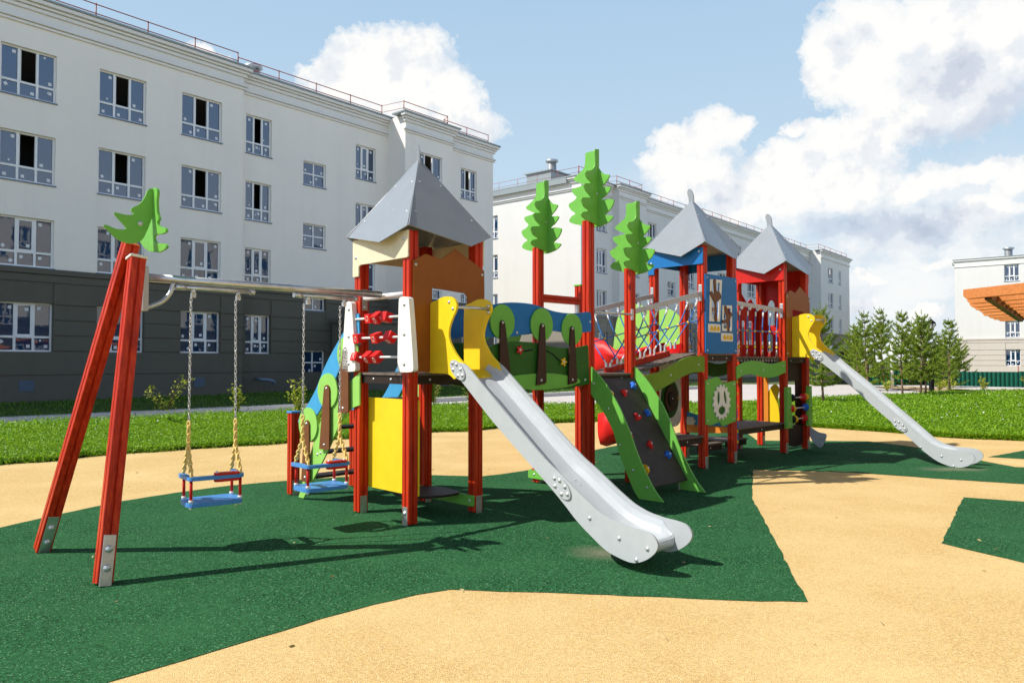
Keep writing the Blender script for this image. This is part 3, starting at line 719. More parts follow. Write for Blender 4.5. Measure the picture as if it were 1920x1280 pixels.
def slide(o, zp, top, end):
    """o: start along a; zp: platform height; top/end: outline of the side board (b,z)"""
    n0, n1 = o + .17, o + .60
    H = cr([(x, zp + z) for x, z in HOOD], 4, True, (0, 13, 14, 15, 17))
    sl = PM(); sl.prism(H, 'a', n0, n0 + .022); bolts(sl, 'a', n0, [(.33, zp + .62), (.38, zp + .56)], -1, .013)
    root = PM()
    outline = cr(top + end, 5, True, (0, len(top + end) - 1))
    root.prism(outline, 'a', n0 - .002, n0 + .016)
    e = end
    low = max(p[0] for p in top + end)
    bp = [(low - .08, end_z(end, low) + .0)]
    bolts(root, 'a', n0 - .002, slide_bolts(top, end), -1, .014)
    s = root.build('slide', ['slidegrey', 'bolt'], play, bevel=.004)
    m = PM(); m.prism(outline, 'a', n1 - .016, n1 + .002); m.build('side_board', ['slidegrey'], s, bevel=.004)
    sl.build('hood_side', ['yellow', 'bolt'], s, bevel=.006)
    m = PM(); m.prism(H, 'a', n1 - .022, n1); m.build('hood_side', ['yellow', 'bolt'], s, bevel=.006)
    # seat between the hood sides
    m = PM(); m.prism([(-.04, zp + .03), (.38, zp + .03), (.50, zp - .03), (.48, zp - .05), (.36, zp + .005), (-.04, zp + .005)], 'a', n0 + .022, n1 - .022)
    m.build('seat', 'yellow', s, bevel=.004)
    m = PM(); m.tube([(n0 + .01, .40, zp + .575), (n1 - .02, .40, zp + .575)], .014)
    for z in (.60, .545): m.ball((n1 - .026, .40, zp + z), .018)
    m.build('cross_bar', 'steel', s)
    # oval cover plates with six caps
    def oval(c, d):
        q = []
        d = Vector(d).normalized(); nn = Vector((-d.y, d.x))
        for i in range(24):
            t = 2 * math.pi * i / 24; v = Vector(c) + d * .115 * math.cos(t) + nn * .062 * math.sin(t); q.append((v.x, v.y))
        return q, d, nn
    for c, d in ((PL1(zp), (.62, -.5)), (PL2(top, end), (.62, -.5))):
        q, d, nn = oval(c, d)
        m = PM(); m.prism(q, 'a', n0 - .014, n0 - .004)
        bolts(m, 'a', n0 - .014, [tuple(Vector(c) + d * .085 * math.cos(t) + nn * .036 * math.sin(t)) for t in (.25, 1.2, 2.0, 2.9, 4.2, 5.2)], -1, .014)
        m.build('cover_plate', ['slidegrey', 'bolt'], s, bevel=.003)
    # steel trough: follows the side boards below their upper edge, rolled lip at the end
    path = TROUGH(zp, top); V, F = [], []; k = 0
    w0, w1 = n0 + .018, n1 - .018; cs = [(0, .105), (.03, .03), (.075, .0), (.5, -.006)]
    cs = [(w0 + .002, .088), (w0 + .010, .040), (w0 + .05, .004), ((w0 + w1) / 2, -.014), (w1 - .05, .004), (w1 - .010, .040), (w1 - .002, .088)]
    for i, p in enumerate(path):
        t = Vector(path[min(i + 1, len(path) - 1)]) - Vector(path[max(i - 1, 0)]); t.normalize(); nn = Vector((-t.y, t.x)); nn = nn if nn.y > 0 else -nn
        wall = 1.0 if i < len(path) - 14 else max(0, (len(path) - 6 - i) / 8)
        if i >= len(path) - 8: nn = Vector((t.y * 0 - t.y, t.x)) if False else Vector((-t.y, t.x))
        for a, h in cs: q = Vector(p) + nn * h * wall; V.append((a, q.x, q.y))
    c = len(cs)
    F = [(i * c + j, i * c + j + 1, (i + 1) * c + j + 1, (i + 1) * c + j) for i in range(len(path) - 1) for j in range(c - 1)]
    m = PM(); m.add(V, F, 0, False)
    for b_, z_ in SEAM(top):
        for a_ in (w0 + .08, w0 + .13, w1 - .13, w1 - .08): m.ball((a_, b_, z_), .006, 1, 6, 4)
    o_ = m.build('chute', ['chute', 'bolt'], s); sf = o_.modifiers.new('sheet', 'SOLIDIFY'); sf.thickness = .003
    return s
def end_z(end, low): return min(end, key=lambda p: abs(p[0] - low))[1]
def PL1(zp): return (.455, zp + .03)
def PL2(top, end): return (1.635, (.515 if top[0][1] < 1.5 else .53))
def slide_bolts(top, end):
    off = -.0 if top[0][1] < 1.5 else -.085
    return [(1.905, .325 + off), (2.165, .225 + off), (2.40, .195 + off), (2.31, .105 + off)]
def SEAM(top):
    i = 5; a, b = Vector(top[i]), Vector(top[i + 1])
    return [tuple(a.lerp(b, t) + Vector((-.065, -.104))) for t in (-.15, .25)]
def TROUGH(zp, top):
    pts = [(.36, zp + .012), (.46, zp - .03)]
    for p in top[1:]:
        pts.append((p[0] - .065, p[1] - .10))
    L = pts[-1]
    pts += [(L[0] + .05, L[1] - .010), (L[0] + .11, L[1] - .016)]
    out = cr(pts, 5, closed=False); c = Vector(out[-1]) - Vector((0, .045))
    for i in range(1, 9):
        a = R(90 - 25 * i); out.append((c.x + .045 * math.cos(a), c.y + .045 * math.sin(a)))
    return out
brown_panel(A1, 0, 0)
slide(A1, 1.34, [(.39,1.42),(.53,1.423),(.748,1.262),(1.10,.985),(1.47,.703),(1.61,.617),(1.735,.537),(1.857,.459),(1.974,.391),(2.056,.358),(2.136,.335),(2.253,.318)],
      [(2.367,.310),(2.433,.296),(2.469,.266),(2.483,.228),(2.461,.18),(2.402,.128),(2.328,.091),(2.252,.079),(2.135,.098),(2.039,.128),(1.924,.195),(1.787,.285),(1.655,.395),(1.489,.523),(1.288,.666),(.891,.955),(.513,1.262),(.40,1.33)])
brown_panel(A4, .165, .155)
slide(A4, 1.51, [(.40,1.60),(.54,1.575),(.77,1.375),(1.15,1.06),(1.47,.775),(1.61,.657),(1.735,.548),(1.857,.438),(1.974,.338),(2.056,.292),(2.136,.262),(2.253,.242)],
      [(2.40,.24),(2.49,.228),(2.545,.195),(2.565,.15),(2.55,.10),(2.49,.045),(2.42,.015),(2.33,.005),(2.22,.025),(2.10,.075),(1.96,.175),(1.80,.32),(1.65,.455),(1.489,.60),(1.288,.775),(.93,1.10),(.53,1.42),(.42,1.49)])

# --- yellow panel and bench boards under the first tower
board('yellow_panel', rrect(-W - .05, .045, .25, 1.10, .01), 'a', .055, .073, 'yellow', bevel=.003)
board('bench_board', rrect(-W - .05, .05, .075, .18, .012), 'a', W - .072, W - .054, 'green', bl=[(.0, .13)], bevel=.003)
m = PM(); m.prism(cr([(.25, -.60), (.70, -.62), (.70, -.15), (.45, -.10), (.22, -.25)], 5), 'z', .175, .197); m.build('bench_seat', 'ply', play, bevel=.004)
board('bench_board', rrect(-W - .1, .05, .06, .155, .012), 'a', A2 - .072, A2 - .054, 'green', bl=[(-W, .11)], bevel=.003)

# --- balcony: blue cloud board, green hill board and three round trees, front and back
BLUE = [(.80,1.95),(.917,1.987),(1.062,2.015),(1.211,2.029),(1.377,2.032),(1.524,2.023),(1.649,2.003),(1.802,1.972),(2.014,1.959),(2.221,1.968),(2.362,1.989),(2.42,1.978),(2.434,1.94),(2.434,1.774),(2.22,1.75),(1.96,1.752),(1.802,1.761),(1.623,1.756),(1.474,1.739),(1.317,1.706),(1.188,1.686),(.917,1.676),(.80,1.68)]
HILL = [(.80,1.55),(.917,1.595),(1.028,1.621),(1.2,1.641),(1.377,1.64),(1.573,1.63),(1.75,1.603),(1.907,1.587),(2.081,1.585),(2.261,1.605),(2.365,1.621),(2.385,1.60),(2.40,1.193),(2.148,1.167),(1.879,1.151),(1.622,1.15),(1.377,1.165),(1.2,1.194),(1.029,1.263),(.80,1.33)]
LIP = [(1.10,1.28),(1.18,1.294),(1.357,1.312),(1.728,1.32),(1.99,1.295),(2.15,1.262),(2.215,1.245),(2.222,1.215),(2.15,1.196),(1.989,1.167),(1.601,1.149),(1.285,1.172),(1.13,1.21)]
for b0, s in ((.052, 1), (-W - .052, -1)):
    q = lambda u: (b0 + s * u, b0 + s * (u + .016))
    bb = board('cloud_board', cr(BLUE, 3, True, (0, 22, 13)), 'b', *q(0), 'blue', bl=[(1.27, 1.73), (2.415, 1.88)] if s > 0 else (), out=1)
    hb = board('hill_board', cr(HILL, 3, True, (0, 19, 12)), 'b', *q(0), 'dkgreen', bl=[(2.33, 1.24), (2.20, 1.22)] if s > 0 else (), out=1)
    board('hill_lip', cr(LIP, 3), 'b', *q(.017), 'green', parent=hb)
    for cx, cz, t0, t1 in ((1.054, 1.829, (1.009, 1.071, 1.842), (.985, 1.15, 1.262)), (1.617, 1.82, (1.576, 1.645, 1.83), (1.507, 1.665, 1.20)), (2.092, 1.785, (2.045, 2.109, 1.815), (2.0, 2.152, 1.196))):
        board('round_tree', ell((cx, cz), .166, .172, 40), 'b', *q(.019), 'green', parent=hb)
        T = [(t1[0] + .01, t1[2] - .0), (t0[0], t0[2] - .03), ((t0[0] + t0[1]) / 2, t0[2] + .004), (t0[1], t0[2] - .03), (t1[1], t1[2] + .03), (t1[1] - .03, t1[2] + .012)]
        board('tree_trunk', cr(T, 3, True, (0, 4, 5)), 'b', *q(.037), 'trunk', bl=[((t0[0] + t0[1]) / 2, t0[2] - .02), ((t1[0] + t1[1]) / 2, t1[2] + .05)] if s > 0 else (), out=1, parent=hb)
    if s > 0:
        def flower(c, mat):
            f = []
            for i in range(40):
                t = 2 * math.pi * i / 40; r_ = .034 + .014 * math.cos(5 * t); f.append((c[0] + r_ * math.cos(t), c[1] + r_ * math.sin(t)))
            board('flower', f, 'b', .085, .099, mat, bl=[c], parent=hb)
        flower((1.285, 1.558), 'holdr'); flower((1.945, 1.437), 'holdy')
        g = PM(); g.tube([(1.33, .0695, 1.558), (1.39, .0695, 1.548), (1.49, .0695, 1.563)], .008, 6); g.tube([(1.70, .0695, 1.552), (1.79, .0695, 1.525), (1.86, .0695, 1.475), (1.90, .0695, 1.452)], .008, 6)
        g.build('flower_slot', 'black', hb)

# --- stairs with tree boards
SG = [(-1.84,.02),(-1.76,.18),(-1.63,.44),(-1.48,.72),(-1.28,.99),(-1.0,1.18),(-.83,1.27),(-.70,1.34),(-.70,1.03),(-.84,.99),(-1.0,.89),(-1.25,.57),(-1.54,.24),(-1.74,.02)]
SB = [(-1.86,.80),(-1.80,.88),(-1.678,.985),(-1.5,1.165),(-1.369,1.346),(-1.25,1.48),(-1.117,1.61),(-.955,1.76),(-.83,1.87),(-.72,1.90),(-.70,1.60),(-.84,1.56),(-.98,1.467),(-1.14,1.26),(-1.39,.98),(-1.51,.87),(-1.68,.73)]
for c, s, nm in ((-.052, -1, 1), (W + .052, 1, 0)):
    q = lambda u: (c + s * u, c + s * (u + .016))
    g = board('stair_board', cr(SG, 3, True, (0, 7, 8, 13)), 'a', *q(0), 'lime', bl=[(-1.46, .50), (-1.40, .52), (-1.05, .80)], out=-1)
    board('sky_board', cr(SB, 3, True, (9, 10)), 'a', *q(-.0), 'skyblue', parent=None)
    for cx, cz, tt in ((-1.628, .792, [(-1.722, .202), (-1.665, .80), (-1.62, .84), (-1.575, .80), (-1.569, .23), (-1.58, .21)]), (-1.25, 1.15, [(-1.367, .565), (-1.285, 1.17), (-1.235, 1.21), (-1.187, 1.17), (-1.178, .59), (-1.19, .573)]), (-.885, 1.52, [(-1.025, .942), (-.945, 1.54), (-.895, 1.58), (-.85, 1.54), (-.835, .97), (-.85, .951)])):
        board('round_tree', ell((cx, cz), .186, .174, 40), 'a', *q(.019), 'lime', parent=g)
        board('tree_trunk', cr(tt, 3, True, (0, 4, 5)), 'a', *q(.037), 'trunk2', bl=[(tt[2][0], tt[2][1] - .035), ((tt[0][0] + tt[4][0]) / 2, tt[0][1] + .05)], out=-1, parent=g)
for z, b in ((.27, -1.62), (.54, -1.41), (.80, -1.20), (1.07, -.99)):
    m = PM(); m.box(-.05, W + .05, b - .10, b + .10, z - .025, z); m.build('stair_tread', 'ply', play, bevel=.003)
post(0, -2.08, .885, cap='swblue'); post(W, -2.08, .885, cap='swblue')

# --- climbing wall
CN = [(.055,1.385),(.12,1.335),(.26,1.20),(.379,1.049),(.46,.93),(.533,.794),(.60,.66),(.66,.52),(.73,.38),(.80,.262),(.89,.13),(1.0,.012),(.70,.01),(.635,.085),(.545,.25),(.454,.435),(.40,.59),(.346,.72),(.219,.903),(.10,1.03),(.055,1.085)]
for a0, a1 in ((A2 - .03, A2 - .012), (A2 + W + .0, A2 + W + .018)):
    o = board('climbing_wall_side', cr(CN, 3, True, (0, 11, 12, 20)), 'a', a0, a1, 'green', bl=[(.45, .55), (.62, .30), (.3, .93), (.80, .14), (.1, 1.2)], out=-1 if a0 < A2 else 1)
m = PM(); n2 = Vector((1.13, .71)).normalized() * .018
P = [(.068, 1.25), (.78, .125), (.78 - n2.x, .125 - n2.y), (.068 - n2.x, 1.25 - n2.y)]
m.prism(P, 'a', A2 - .011, A2 + W - .001); cw = m.build('climbing_wall', ['climb'], play, bevel=.003)
nv = Vector((0, 1.13, .71)).normalized()
for (a, b, z), c in zip([(3.114,.131,1.153),(2.882,.175,1.083),(2.62,.175,1.083),(3.122,.323,.848),(2.891,.345,.813),(2.60,.449,.647),(2.87,.526,.524),(3.106,.606,.397),(2.60,.67,.295)], 'brybrrrby'.replace('brr', 'brr')):
    cc = {'b': 'holdb', 'r': 'holdr', 'y': 'holdy'}[c]
    m = PM(); C = Vector((a, b, z)); r0 = random.Random(int(a * 1000)); lob = 5 if c == 'y' else (3 if c == 'r' else 4)
    t1 = Vector((1, 0, 0)); t2 = nv.cross(t1); ph = r0.uniform(0, 6)
    for lv, sc in ((0, 1.0), (.5, .95), (1.0, .5)): pass
    rings = [(0, 1.05), (.018, 1.0), (.034, .78), (.042, .35)]; n = 24; V = []
    for h, k in rings:
        for i in range(n):
            t = 2 * math.pi * i / n; rr = (.036 + .011 * math.cos(lob * t + ph) + .004 * math.cos(2 * t + ph)) * k
            V.append(tuple(C + t1 * rr * math.cos(t) + t2 * rr * 1.15 * math.sin(t) + nv * (h + .006 * math.cos(t + ph) * (h > 0))))
    F = [(j * n + i, j * n + (i + 1) % n, (j + 1) * n + (i + 1) % n, (j + 1) * n + i) for j in range(3) for i in range(n)] + [tuple(range(3 * n, 4 * n))]
    m.add(V, F, 0, True); o = m.build('climbing_hold', cc, cw)
    b_ = PM(); b_.tube([tuple(C + nv * .03), tuple(C + nv * .046)], .009, 8); b_.build('hold_bolt', 'bolt', cw)
for a in (A2 + .02, A2 + W - .06):
    m = PM(); m.box(a, a + .04, .70, .705, .0, .22); m.build('wall_leg', 'galv', play)

# --- rope bridge with V nets from the climbing platform up to the second tower
def rope(m, pts, r=.0085, mi=0): m.tube(cr(pts, 4, closed=False), r, 6, mi)
m = PM()
for b, za, zb in ((0.0, 2.055, 2.350), (-W, 2.075, 2.365)):
    m.bar((A2 + W + .05, b, za - .022), (A3 - .05, b, zb), .03, .062)
    m.box(A3 - .056, A3 - .051, b - .025, b + .025, zb - .10, zb + .12); m.box(A2 + W + .051, A2 + W + .056, b - .025, b + .025, za - .12, za + .10)
br = m.build('rope_bridge', ['alu'], play, bevel=.003)
TOPA = [3.32, 3.55, 3.797, 4.036, 4.261, 4.504, 4.741]
def zr(a, o): return o + (a - 3.364) * (2.345 - 2.055) / 1.479
for b0, s in ((0.0, -1), (-W, 1)):
    r1 = k = h = PM(); kn = []
    for a in TOPA:
        zt = zr(a, 2.02); p0 = (a, b0 + s * .012, zt - .04); p1 = (a, b0 + s * .145, zt - .325); p2 = (a, b0 + s * .355, zt - .60)
        h.box(a - .012, a + .012, b0 - .02, b0 + .02, zt - .035, zt + .02, 3); h.ball((a, b0, zt - .045), .016, 3)
        k.tube([(a, b0 + s * .006, zt - .055), (a, b0 + s * .03, zt - .12)], .0125, 7, 2); k.tube([(a, p2[1] - s * .035, p2[2] + .05), p2], .0115, 7, 2)
        rope(r1, [p0, (a, b0 + s * .055, zt - .17), p1, p2]); kn.append(p1); k.ball(p1, .021, 1, 8, 6)
        h.box(a - .011, a + .011, p2[1] - .012, p2[1] + .012, p2[2] - .075, p2[2] + .01, 3)
    rope(r1, [(A2 + W + .05, b0 + s * .10, zr(3.29, 1.70))] + kn + [(A3 - .05, b0 + s * .05, zr(4.8, 1.70))])
    r1.build('rope_net', ['ropeb', 'ropey', 'rod', 'steel'], br)
m = PM(); c = -W / 2
m.bar((3.29, c, 1.325), (4.60, c, 1.548), .10, .085); m.build('beam', 'post', br, bevel=.008)
m = PM()
for i in range(9):
    a0 = 3.30 + i * .172; z0 = 1.285 + (a0 - 3.3) * .165
    m.bar((a0, c, z0), (a0 + .155, c, z0 + .0256), W - .16, .03)
m.build('bridge_deck', 'plytop', br, bevel=.003)
GW1 = [(3.30,1.235),(3.441,1.277),(3.717,1.305),(3.818,1.333),(4.009,1.385),(4.191,1.448),(4.394,1.496),(4.586,1.514),(4.80,1.508),(4.80,1.302),(4.649,1.299),(4.471,1.288),(4.266,1.243),(4.052,1.179),(3.889,1.129),(3.70,1.075),(3.50,1.04),(3.30,1.03)]
for b in (.052, -W - .068): board('wave_board', cr(GW1, 3, True, (0, 8, 9, 17)), 'b', b, b + .016, 'olive', bl=[(4.65, 1.40), (4.0, 1.27), (3.4, 1.15)] if b > 0 else (), out=1)

# --- second rope bridge, level
m = PM()
for b in (0.0, -W):
    m.bar((A3 + W + .05, b, 2.275), (A4 - .05, b, 2.235), .03, .062)
    m.box(A4 - .056, A4 - .051, b - .025, b + .025, 2.12, 2.34); m.box(A3 + W + .051, A3 + W + .056, b - .025, b + .025, 2.16, 2.38)
br2 = m.build('rope_bridge', ['alu'], play, bevel=.003)
for b0 in (0.0, -W):
    r1 = k = h = PM(); kn = []; s = -1 if b0 == 0 else 1
    for a in (5.73, 5.94, 6.18, 6.42, 6.655, 6.89, 7.125):
        h.box(a - .012, a + .012, b0 - .02, b0 + .02, 2.205, 2.26, 3); h.ball((a, b0, 2.20), .016, 3)
        rope(r1, [(a, b0 + s * .03, 2.20), (a, b0 + s * .05, 1.9), (a, b0 + s * .05, 1.66)]); k.ball((a, b0 + s * .05, 1.893), .02, 1, 8, 6); kn.append((a, b0 + s * .05, 1.893))
        k.tube([(a, b0 + s * .032, 2.18), (a, b0 + s * .035, 2.11)], .0125, 7, 2); k.tube([(a, b0 + s * .05, 1.74), (a, b0 + s * .05, 1.68)], .012, 7, 2)
        k.ball((a, b0 + s * .05, 1.655), .02, 1, 8, 6)
        for q in (-.028, .028): h.tube([(a, b0 + s * .05, 1.645), (a + q, b0 + s * .05, 1.515)], .005, 5, 3)
    rope(r1, [(A3 + W + .05, b0 + s * .03, 1.91)] + kn + [(A4 - .05, b0 + s * .03, 1.875)])
    r1.build('rope_net', ['ropeb', 'ropey', 'rod', 'steel'], br2)
m = PM()
for i in range(9): a0 = A3 + W + .06 + i * .167; m.box(a0, a0 + .15, -W + .03, -.03, 1.475, 1.512)
m.build('bridge_deck', 'plytop', br2, bevel=.003)
m = PM()
for b in (-.06, -W + .06):
    for i in range(16): a0 = A3 + W + .1 + i * .095; m.tube([(a0 + .018 * math.cos(t * .785), b, 1.455 + .022 * math.sin(t * .785)) for t in range(8)], .006, 5, 0, True)
m.build('bridge_chain', 'galv', br2)
GW2 = [(5.648,1.366),(5.849,1.424),(6.125,1.449),(6.409,1.431),(6.62,1.405),(6.78,1.404),(6.95,1.425),(7.131,1.449),(7.18,1.44),(7.18,1.268),(7.0,1.235),(6.853,1.208),(6.70,1.196),(6.551,1.196),(6.297,1.225),(6.052,1.254),(5.846,1.24),(5.66,1.185)]
for b in (.052, -W - .068): board('wave_board', cr(GW2, 3, True, (0, 8, 9, 17)), 'b', b, b + .016, 'dkgreen' if b < 0 else 'green', bl=[(5.78, 1.30), (6.45, 1.31), (7.10, 1.37)] if b > 0 else (), out=1)

# --- second tower: blue play panel with twig slots, gear panel below
bp = board('play_panel', rrect(A3 - .035, A3 + W + .035, 1.547, 2.615, .02), 'b', .052, .068, 'blue', holes=[[(4.965, 2.01), (5.15, 2.01), (5.205, 2.53), (4.985, 2.53)][::-1], [(5.275, 1.885), (5.485, 1.885), (5.49, 2.19), (5.29, 2.19)][::-1]], bl=[(A3 + .01, 2.57), (A3 + W - .01, 2.57), (A3 + .01, 1.59), (A3 + W - .01, 1.59)])
def ring(outer, inner, nm): 
    return board(nm, outer, 'b', .0695, .079, 'white', holes=[inner[::-1]], bl=[(outer[0][0] + (.0 if i in (0, 3) else 0), outer[0][1]) for i in ()], parent=bp, bevel=.003)
ring([(4.915, 1.98), (5.19, 1.983), (5.255, 2.56), (4.94, 2.548)], [(4.97, 2.02), (5.14, 2.02), (5.195, 2.52), (4.99, 2.51)], 'twig_frame')
ring([(5.245, 1.857), (5.515, 1.857), (5.52, 2.222), (5.26, 2.212)], [(5.285, 1.895), (5.475, 1.895), (5.48, 2.18), (5.3, 2.172)], 'twig_frame')
T1 = [(5.009,2.536),(5.064,2.548),(5.083,2.399),(5.14,2.40),(5.20,2.345),(5.19,2.294),(5.12,2.27),(5.081,2.23),(5.09,2.1),(5.093,1.995),(5.032,1.993),(5.036,2.2),(4.97,2.29),(4.917,2.357),(4.962,2.385),(5.021,2.34),(5.015,2.44)]
T2 = [(5.298,2.201),(5.351,2.199),(5.391,2.085),(5.45,2.13),(5.497,2.092),(5.438,2.032),(5.405,1.983),(5.42,1.866),(5.372,1.865),(5.357,1.965),(5.247,1.965),(5.241,2.005),(5.345,2.03),(5.32,2.12)]
for T in (T1, T2): board('twig', cr(T, 3), 'b', .080, .094, 'trunk2', parent=bp)
for x0, z0 in ((4.885, 1.833), (5.222, 1.718)):
    cd = board('bird_card', rrect(x0, x0 + .318, z0, z0 + .114, .015), 'b', .0695, .078, 'white', parent=bp)
    for i in range(3):
        x = x0 + .085 + i * .085; board('bird', [(x - .032, z0 + .025), (x + .032, z0 + .025), (x + .032, z0 + .06), (x, z0 + .092), (x - .032, z0 + .06)], 'b', .079, .086, 'holdy', parent=bp, bevel=.003)
GPN = [(4.83,.60),(4.83,1.191),(4.99,1.215),(5.13,1.232),(5.157,1.225),(5.288,1.136),(5.60,1.172),(5.628,1.165),(5.62,.60),(5.44,.575),(5.253,.552),(5.183,.62),(5.08,.60),(4.974,.583)]
gp = board('gear_panel', cr(GPN, 3, True, tuple(range(14))), 'b', .052, .068, 'green', bl=[(4.88, 1.14), (5.58, 1.12), (4.88, .65), (5.57, .64)])
gear = []
for i in range(16 * 6):
    t = 2 * math.pi * i / 96; q = (i % 6); k = 1.0 if q in (1, 2, 3) else .86
    gear.append((5.209 + .235 * k * math.cos(t), .885 + .243 * k * math.sin(t)))
lens = lambda c, a0, w, h: [(c[0] + w * math.cos(t) * math.cos(a0) - h * math.sin(t) * math.sin(a0), c[1] + w * math.cos(t) * math.sin(a0) + h * math.sin(t) * math.cos(a0)) for t in [2 * math.pi * i / 20 for i in range(20)]]
holes = [lens((5.125, .945), R(20 - 90 + 70), .035, .095)[::-1], lens((5.30, .945), R(15), .033, .095)[::-1], ell((5.213, .772), .092, .058, 20)[::-1]]
g = board('gear', gear, 'b', .075, .088, 'white', holes=holes, bl=[(5.214, .845)], parent=gp, bevel=.003)
m = PM(); m.prism(ell((5.21, .87), .19, .19), 'b', .0695, .0735); m.build('gear_backing', 'dkgreen', gp)
# boards at the back of the second tower
wp = board('wheel_panel', cr([(A3 + .05, .49), (A3 + .05, 1.42), (5.45, 1.42), (5.54, 1.1), (5.54, .60), (5.40, .49)], 4, True, (0, 1)), 'b', -W - .016, -W, 'white')
board('wheel_ring', ell((5.24, .90), .225, .28, 40), 'b', -W + .001, -W + .014, 'dkgreen', parent=wp)
board('wheel', ell((5.24, .90), .16, .20, 32), 'b', -W + .016, -W + .036, 'trunk', bl=[(5.24, .90)], out=1, parent=wp)
board('wheel_hub', ell((5.24, .90), .085, .10, 24), 'b', -W + .038, -W + .052, 'ply', bl=[(5.24, .9)], out=1, parent=wp)
board('wheel_pointer', [(5.36, .86), (5.46, .90), (5.36, .97)], 'b', -W + .016, -W + .03, 'orange', parent=wp)
bo = board('boat_panel', cr([(-.80, .72), (-.55, .66), (-.30, .64), (.05, .66), (.05, .50), (-.80, .49)], 4, True, (0, 3, 4, 5)), 'a', A3 + W - .02, A3 + W - .004, 'skyblue')
board('boat_hull', cr([(-.80, .505), (.05, .515), (.05, .44), (-.30, .41), (-.80, .39)], 4, True, (0, 1, 2, 4)), 'a', A3 + W - .038, A3 + W - .021, 'orange', parent=bo)
cl = []
for i in range(36): t = 2 * math.pi * i / 36; r_ = 1 + .12 * math.cos(6 * t); cl.append((-.66 + .085 * r_ * math.cos(t), .565 + .062 * r_ * math.sin(t)))
board('cloud', cl, 'a', A3 + W - .037, A3 + W - .021, 'white', parent=bo)
# benches and stepping discs
def bench(a0, a1, b0, b1, z):
    m = PM(); m.box(a0, a1, b0, b1, z - .02, z, 1); m.box(a0 + .02, a1 - .02, b1 - .05, b1 - .02, z - .10, z - .02); m.box(a0 + .02, a1 - .02, b0 + .02, b0 + .05, z - .1, z - .02)
    bolts(m, 'b', b1 - .02, [((a0 + a1) / 2, z - .06)], 1, .010, 2)
    return m.build('bench', ['ply', 'plytop', 'bolt'], play, bevel=.003)
bench(4.05, 4.81, -.50, .05, .455); bench(A3 + .06, A3 + W - .06, -W + .06, -.1, .30); bench(5.72, A4 - .06, -.62, .05, .49); bench(6.30, 6.95, -.9, -.45, .23)
for a, b in ((5.9, -1.25), (7.35, -1.25), (4.6, -.9)):
    m = PM(); m.tube([(a, b, 0), (a, b, .13)], .045, 10); m.tube([(a, b, .13), (a, b, .155)], .16, 24, 1, smooth=False); m.build('step_disc', ['galv', 'ply'], play)
m = PM()
for z0, z1 in ((.98, .96),): m.tube([(3.3, -W, 1.02), (A3, -W, 1.02)], .012); m.tube([(A3 + W, -W, 1.12), (A4, -W, 1.12)], .012)
m.build('brace_bar', 'steel', play)
# hanging coloured rope on the second tower
m = PM(); m.tube(cr([(5.72, .02, 1.30), (5.70, .03, .9), (5.735, .03, .5), (5.72, .02, .12)], 5, closed=False), .012, 6); hr = m.build('climbing_rope', 'ropeb', play)
for z in (1.15, .98, .80, .62, .45, .30): m = PM(); m.ball((5.715, .028, z), .028, 0, 8, 6); m.build('knot', 'holdy', hr)

# --- third tower: red boards, bead rods, yellow side board, small trough
ZR = 1.51
rb = board('red_panel', [(A4 - .03, ZR), (A4 - .03, 2.30), (A4 + .06, 2.43), (A4 + .25, 2.56), (A4 + .42, 2.42), (A4 + .56, 2.50), (A4 + W + .03, 2.30), (A4 + W + .03, ZR)], 'b', -W - .068, -W - .052, 'redboard', holes=[rrect(A4 + .16, A4 + .34, 1.72, 2.12, .02)[::-1], rrect(A4 + .46, A4 + .60, 1.72, 2.12, .02)[::-1]])
board('red_panel', [(-W - .03, ZR), (-W - .03, 2.70), (.03, 2.76), (.03, ZR)], 'a', A4 + W + .052, A4 + W + .068, 'redboard', holes=[cr([(-.66, 2.05), (-.66, 2.40), (-.60, 2.48), (-.54, 2.40), (-.54, 2.05)], 4, True, (0, 4))[::-1], rrect(-.68, -.58, 1.60, 1.90, .03)[::-1]])
m = PM(); m.prism([(A4 + .05, 1.42), (A4 + W - .05, 1.42), (A4 + W - .05, 1.12), (A4 + .5, 1.12), (A4 + .5, 1.13), (A4 + .05, 1.13)], 'b', -.05, -.034); m.prism([(A4 + .50, 1.12), (A4 + W - .05, 1.12), (A4 + W - .05, .42), (A4 + .50, .42)], 'b', -.05, -.034); m.build('dark_panel', 'ply', play, bevel=.003)
bf = empty('bead_frame', None, None, (0, 0, 0), 0, None, play)
for a in (A4 - .10, A4 + W - .09):
    m = PM(); m.prism([(a, .40), (a + .005, 1.04), (a + .15, 1.04), (a + .19, .40)] if a < A4 else [(a - .02, .40), (a, 1.04), (a + .115, 1.04), (a + .13, .40)], 'b', .054, .10); bolts(m, 'b', .10, [(a + .07, .97), (a + .08, .72), (a + .085, .47)], 1, .012)
    m.build('frame_board', ['green', 'bolt'], bf, bevel=.006)
for z, bd in ((.867, ((7.37, 'black'), (7.76, 'holdr'), (7.86, 'holdy'))), (.70, ((7.32, 'holdr'), (7.385, 'holdy'), (7.85, 'holdb'))), (.53, ((7.38, 'black'), (7.455, 'holdy'), (7.80, 'holdr')))):
    m = PM(); m.tube([(A4, .076, z), (A4 + W, .076, z)], .010, 8); m.build('rod', 'rod', bf)
    for a, c in bd:
        m = PM(); n = 14; V = []
        rr = [(-.034, .03), (-.026, .052), (0, .062), (.026, .052), (.034, .03)]
        for x, r_ in rr: V += [(a + x, .076 + r_ * math.cos(2 * math.pi * i / n), z + r_ * math.sin(2 * math.pi * i / n)) for i in range(n)]
        m.add(V, [(j * n + i, j * n + (i + 1) % n, (j + 1) * n + (i + 1) % n, (j + 1) * n + i) for j in range(4) for i in range(n)] + [tuple(range(n)), tuple(range(4 * n, 5 * n))], 0, True); m.build('bead', c, bf)
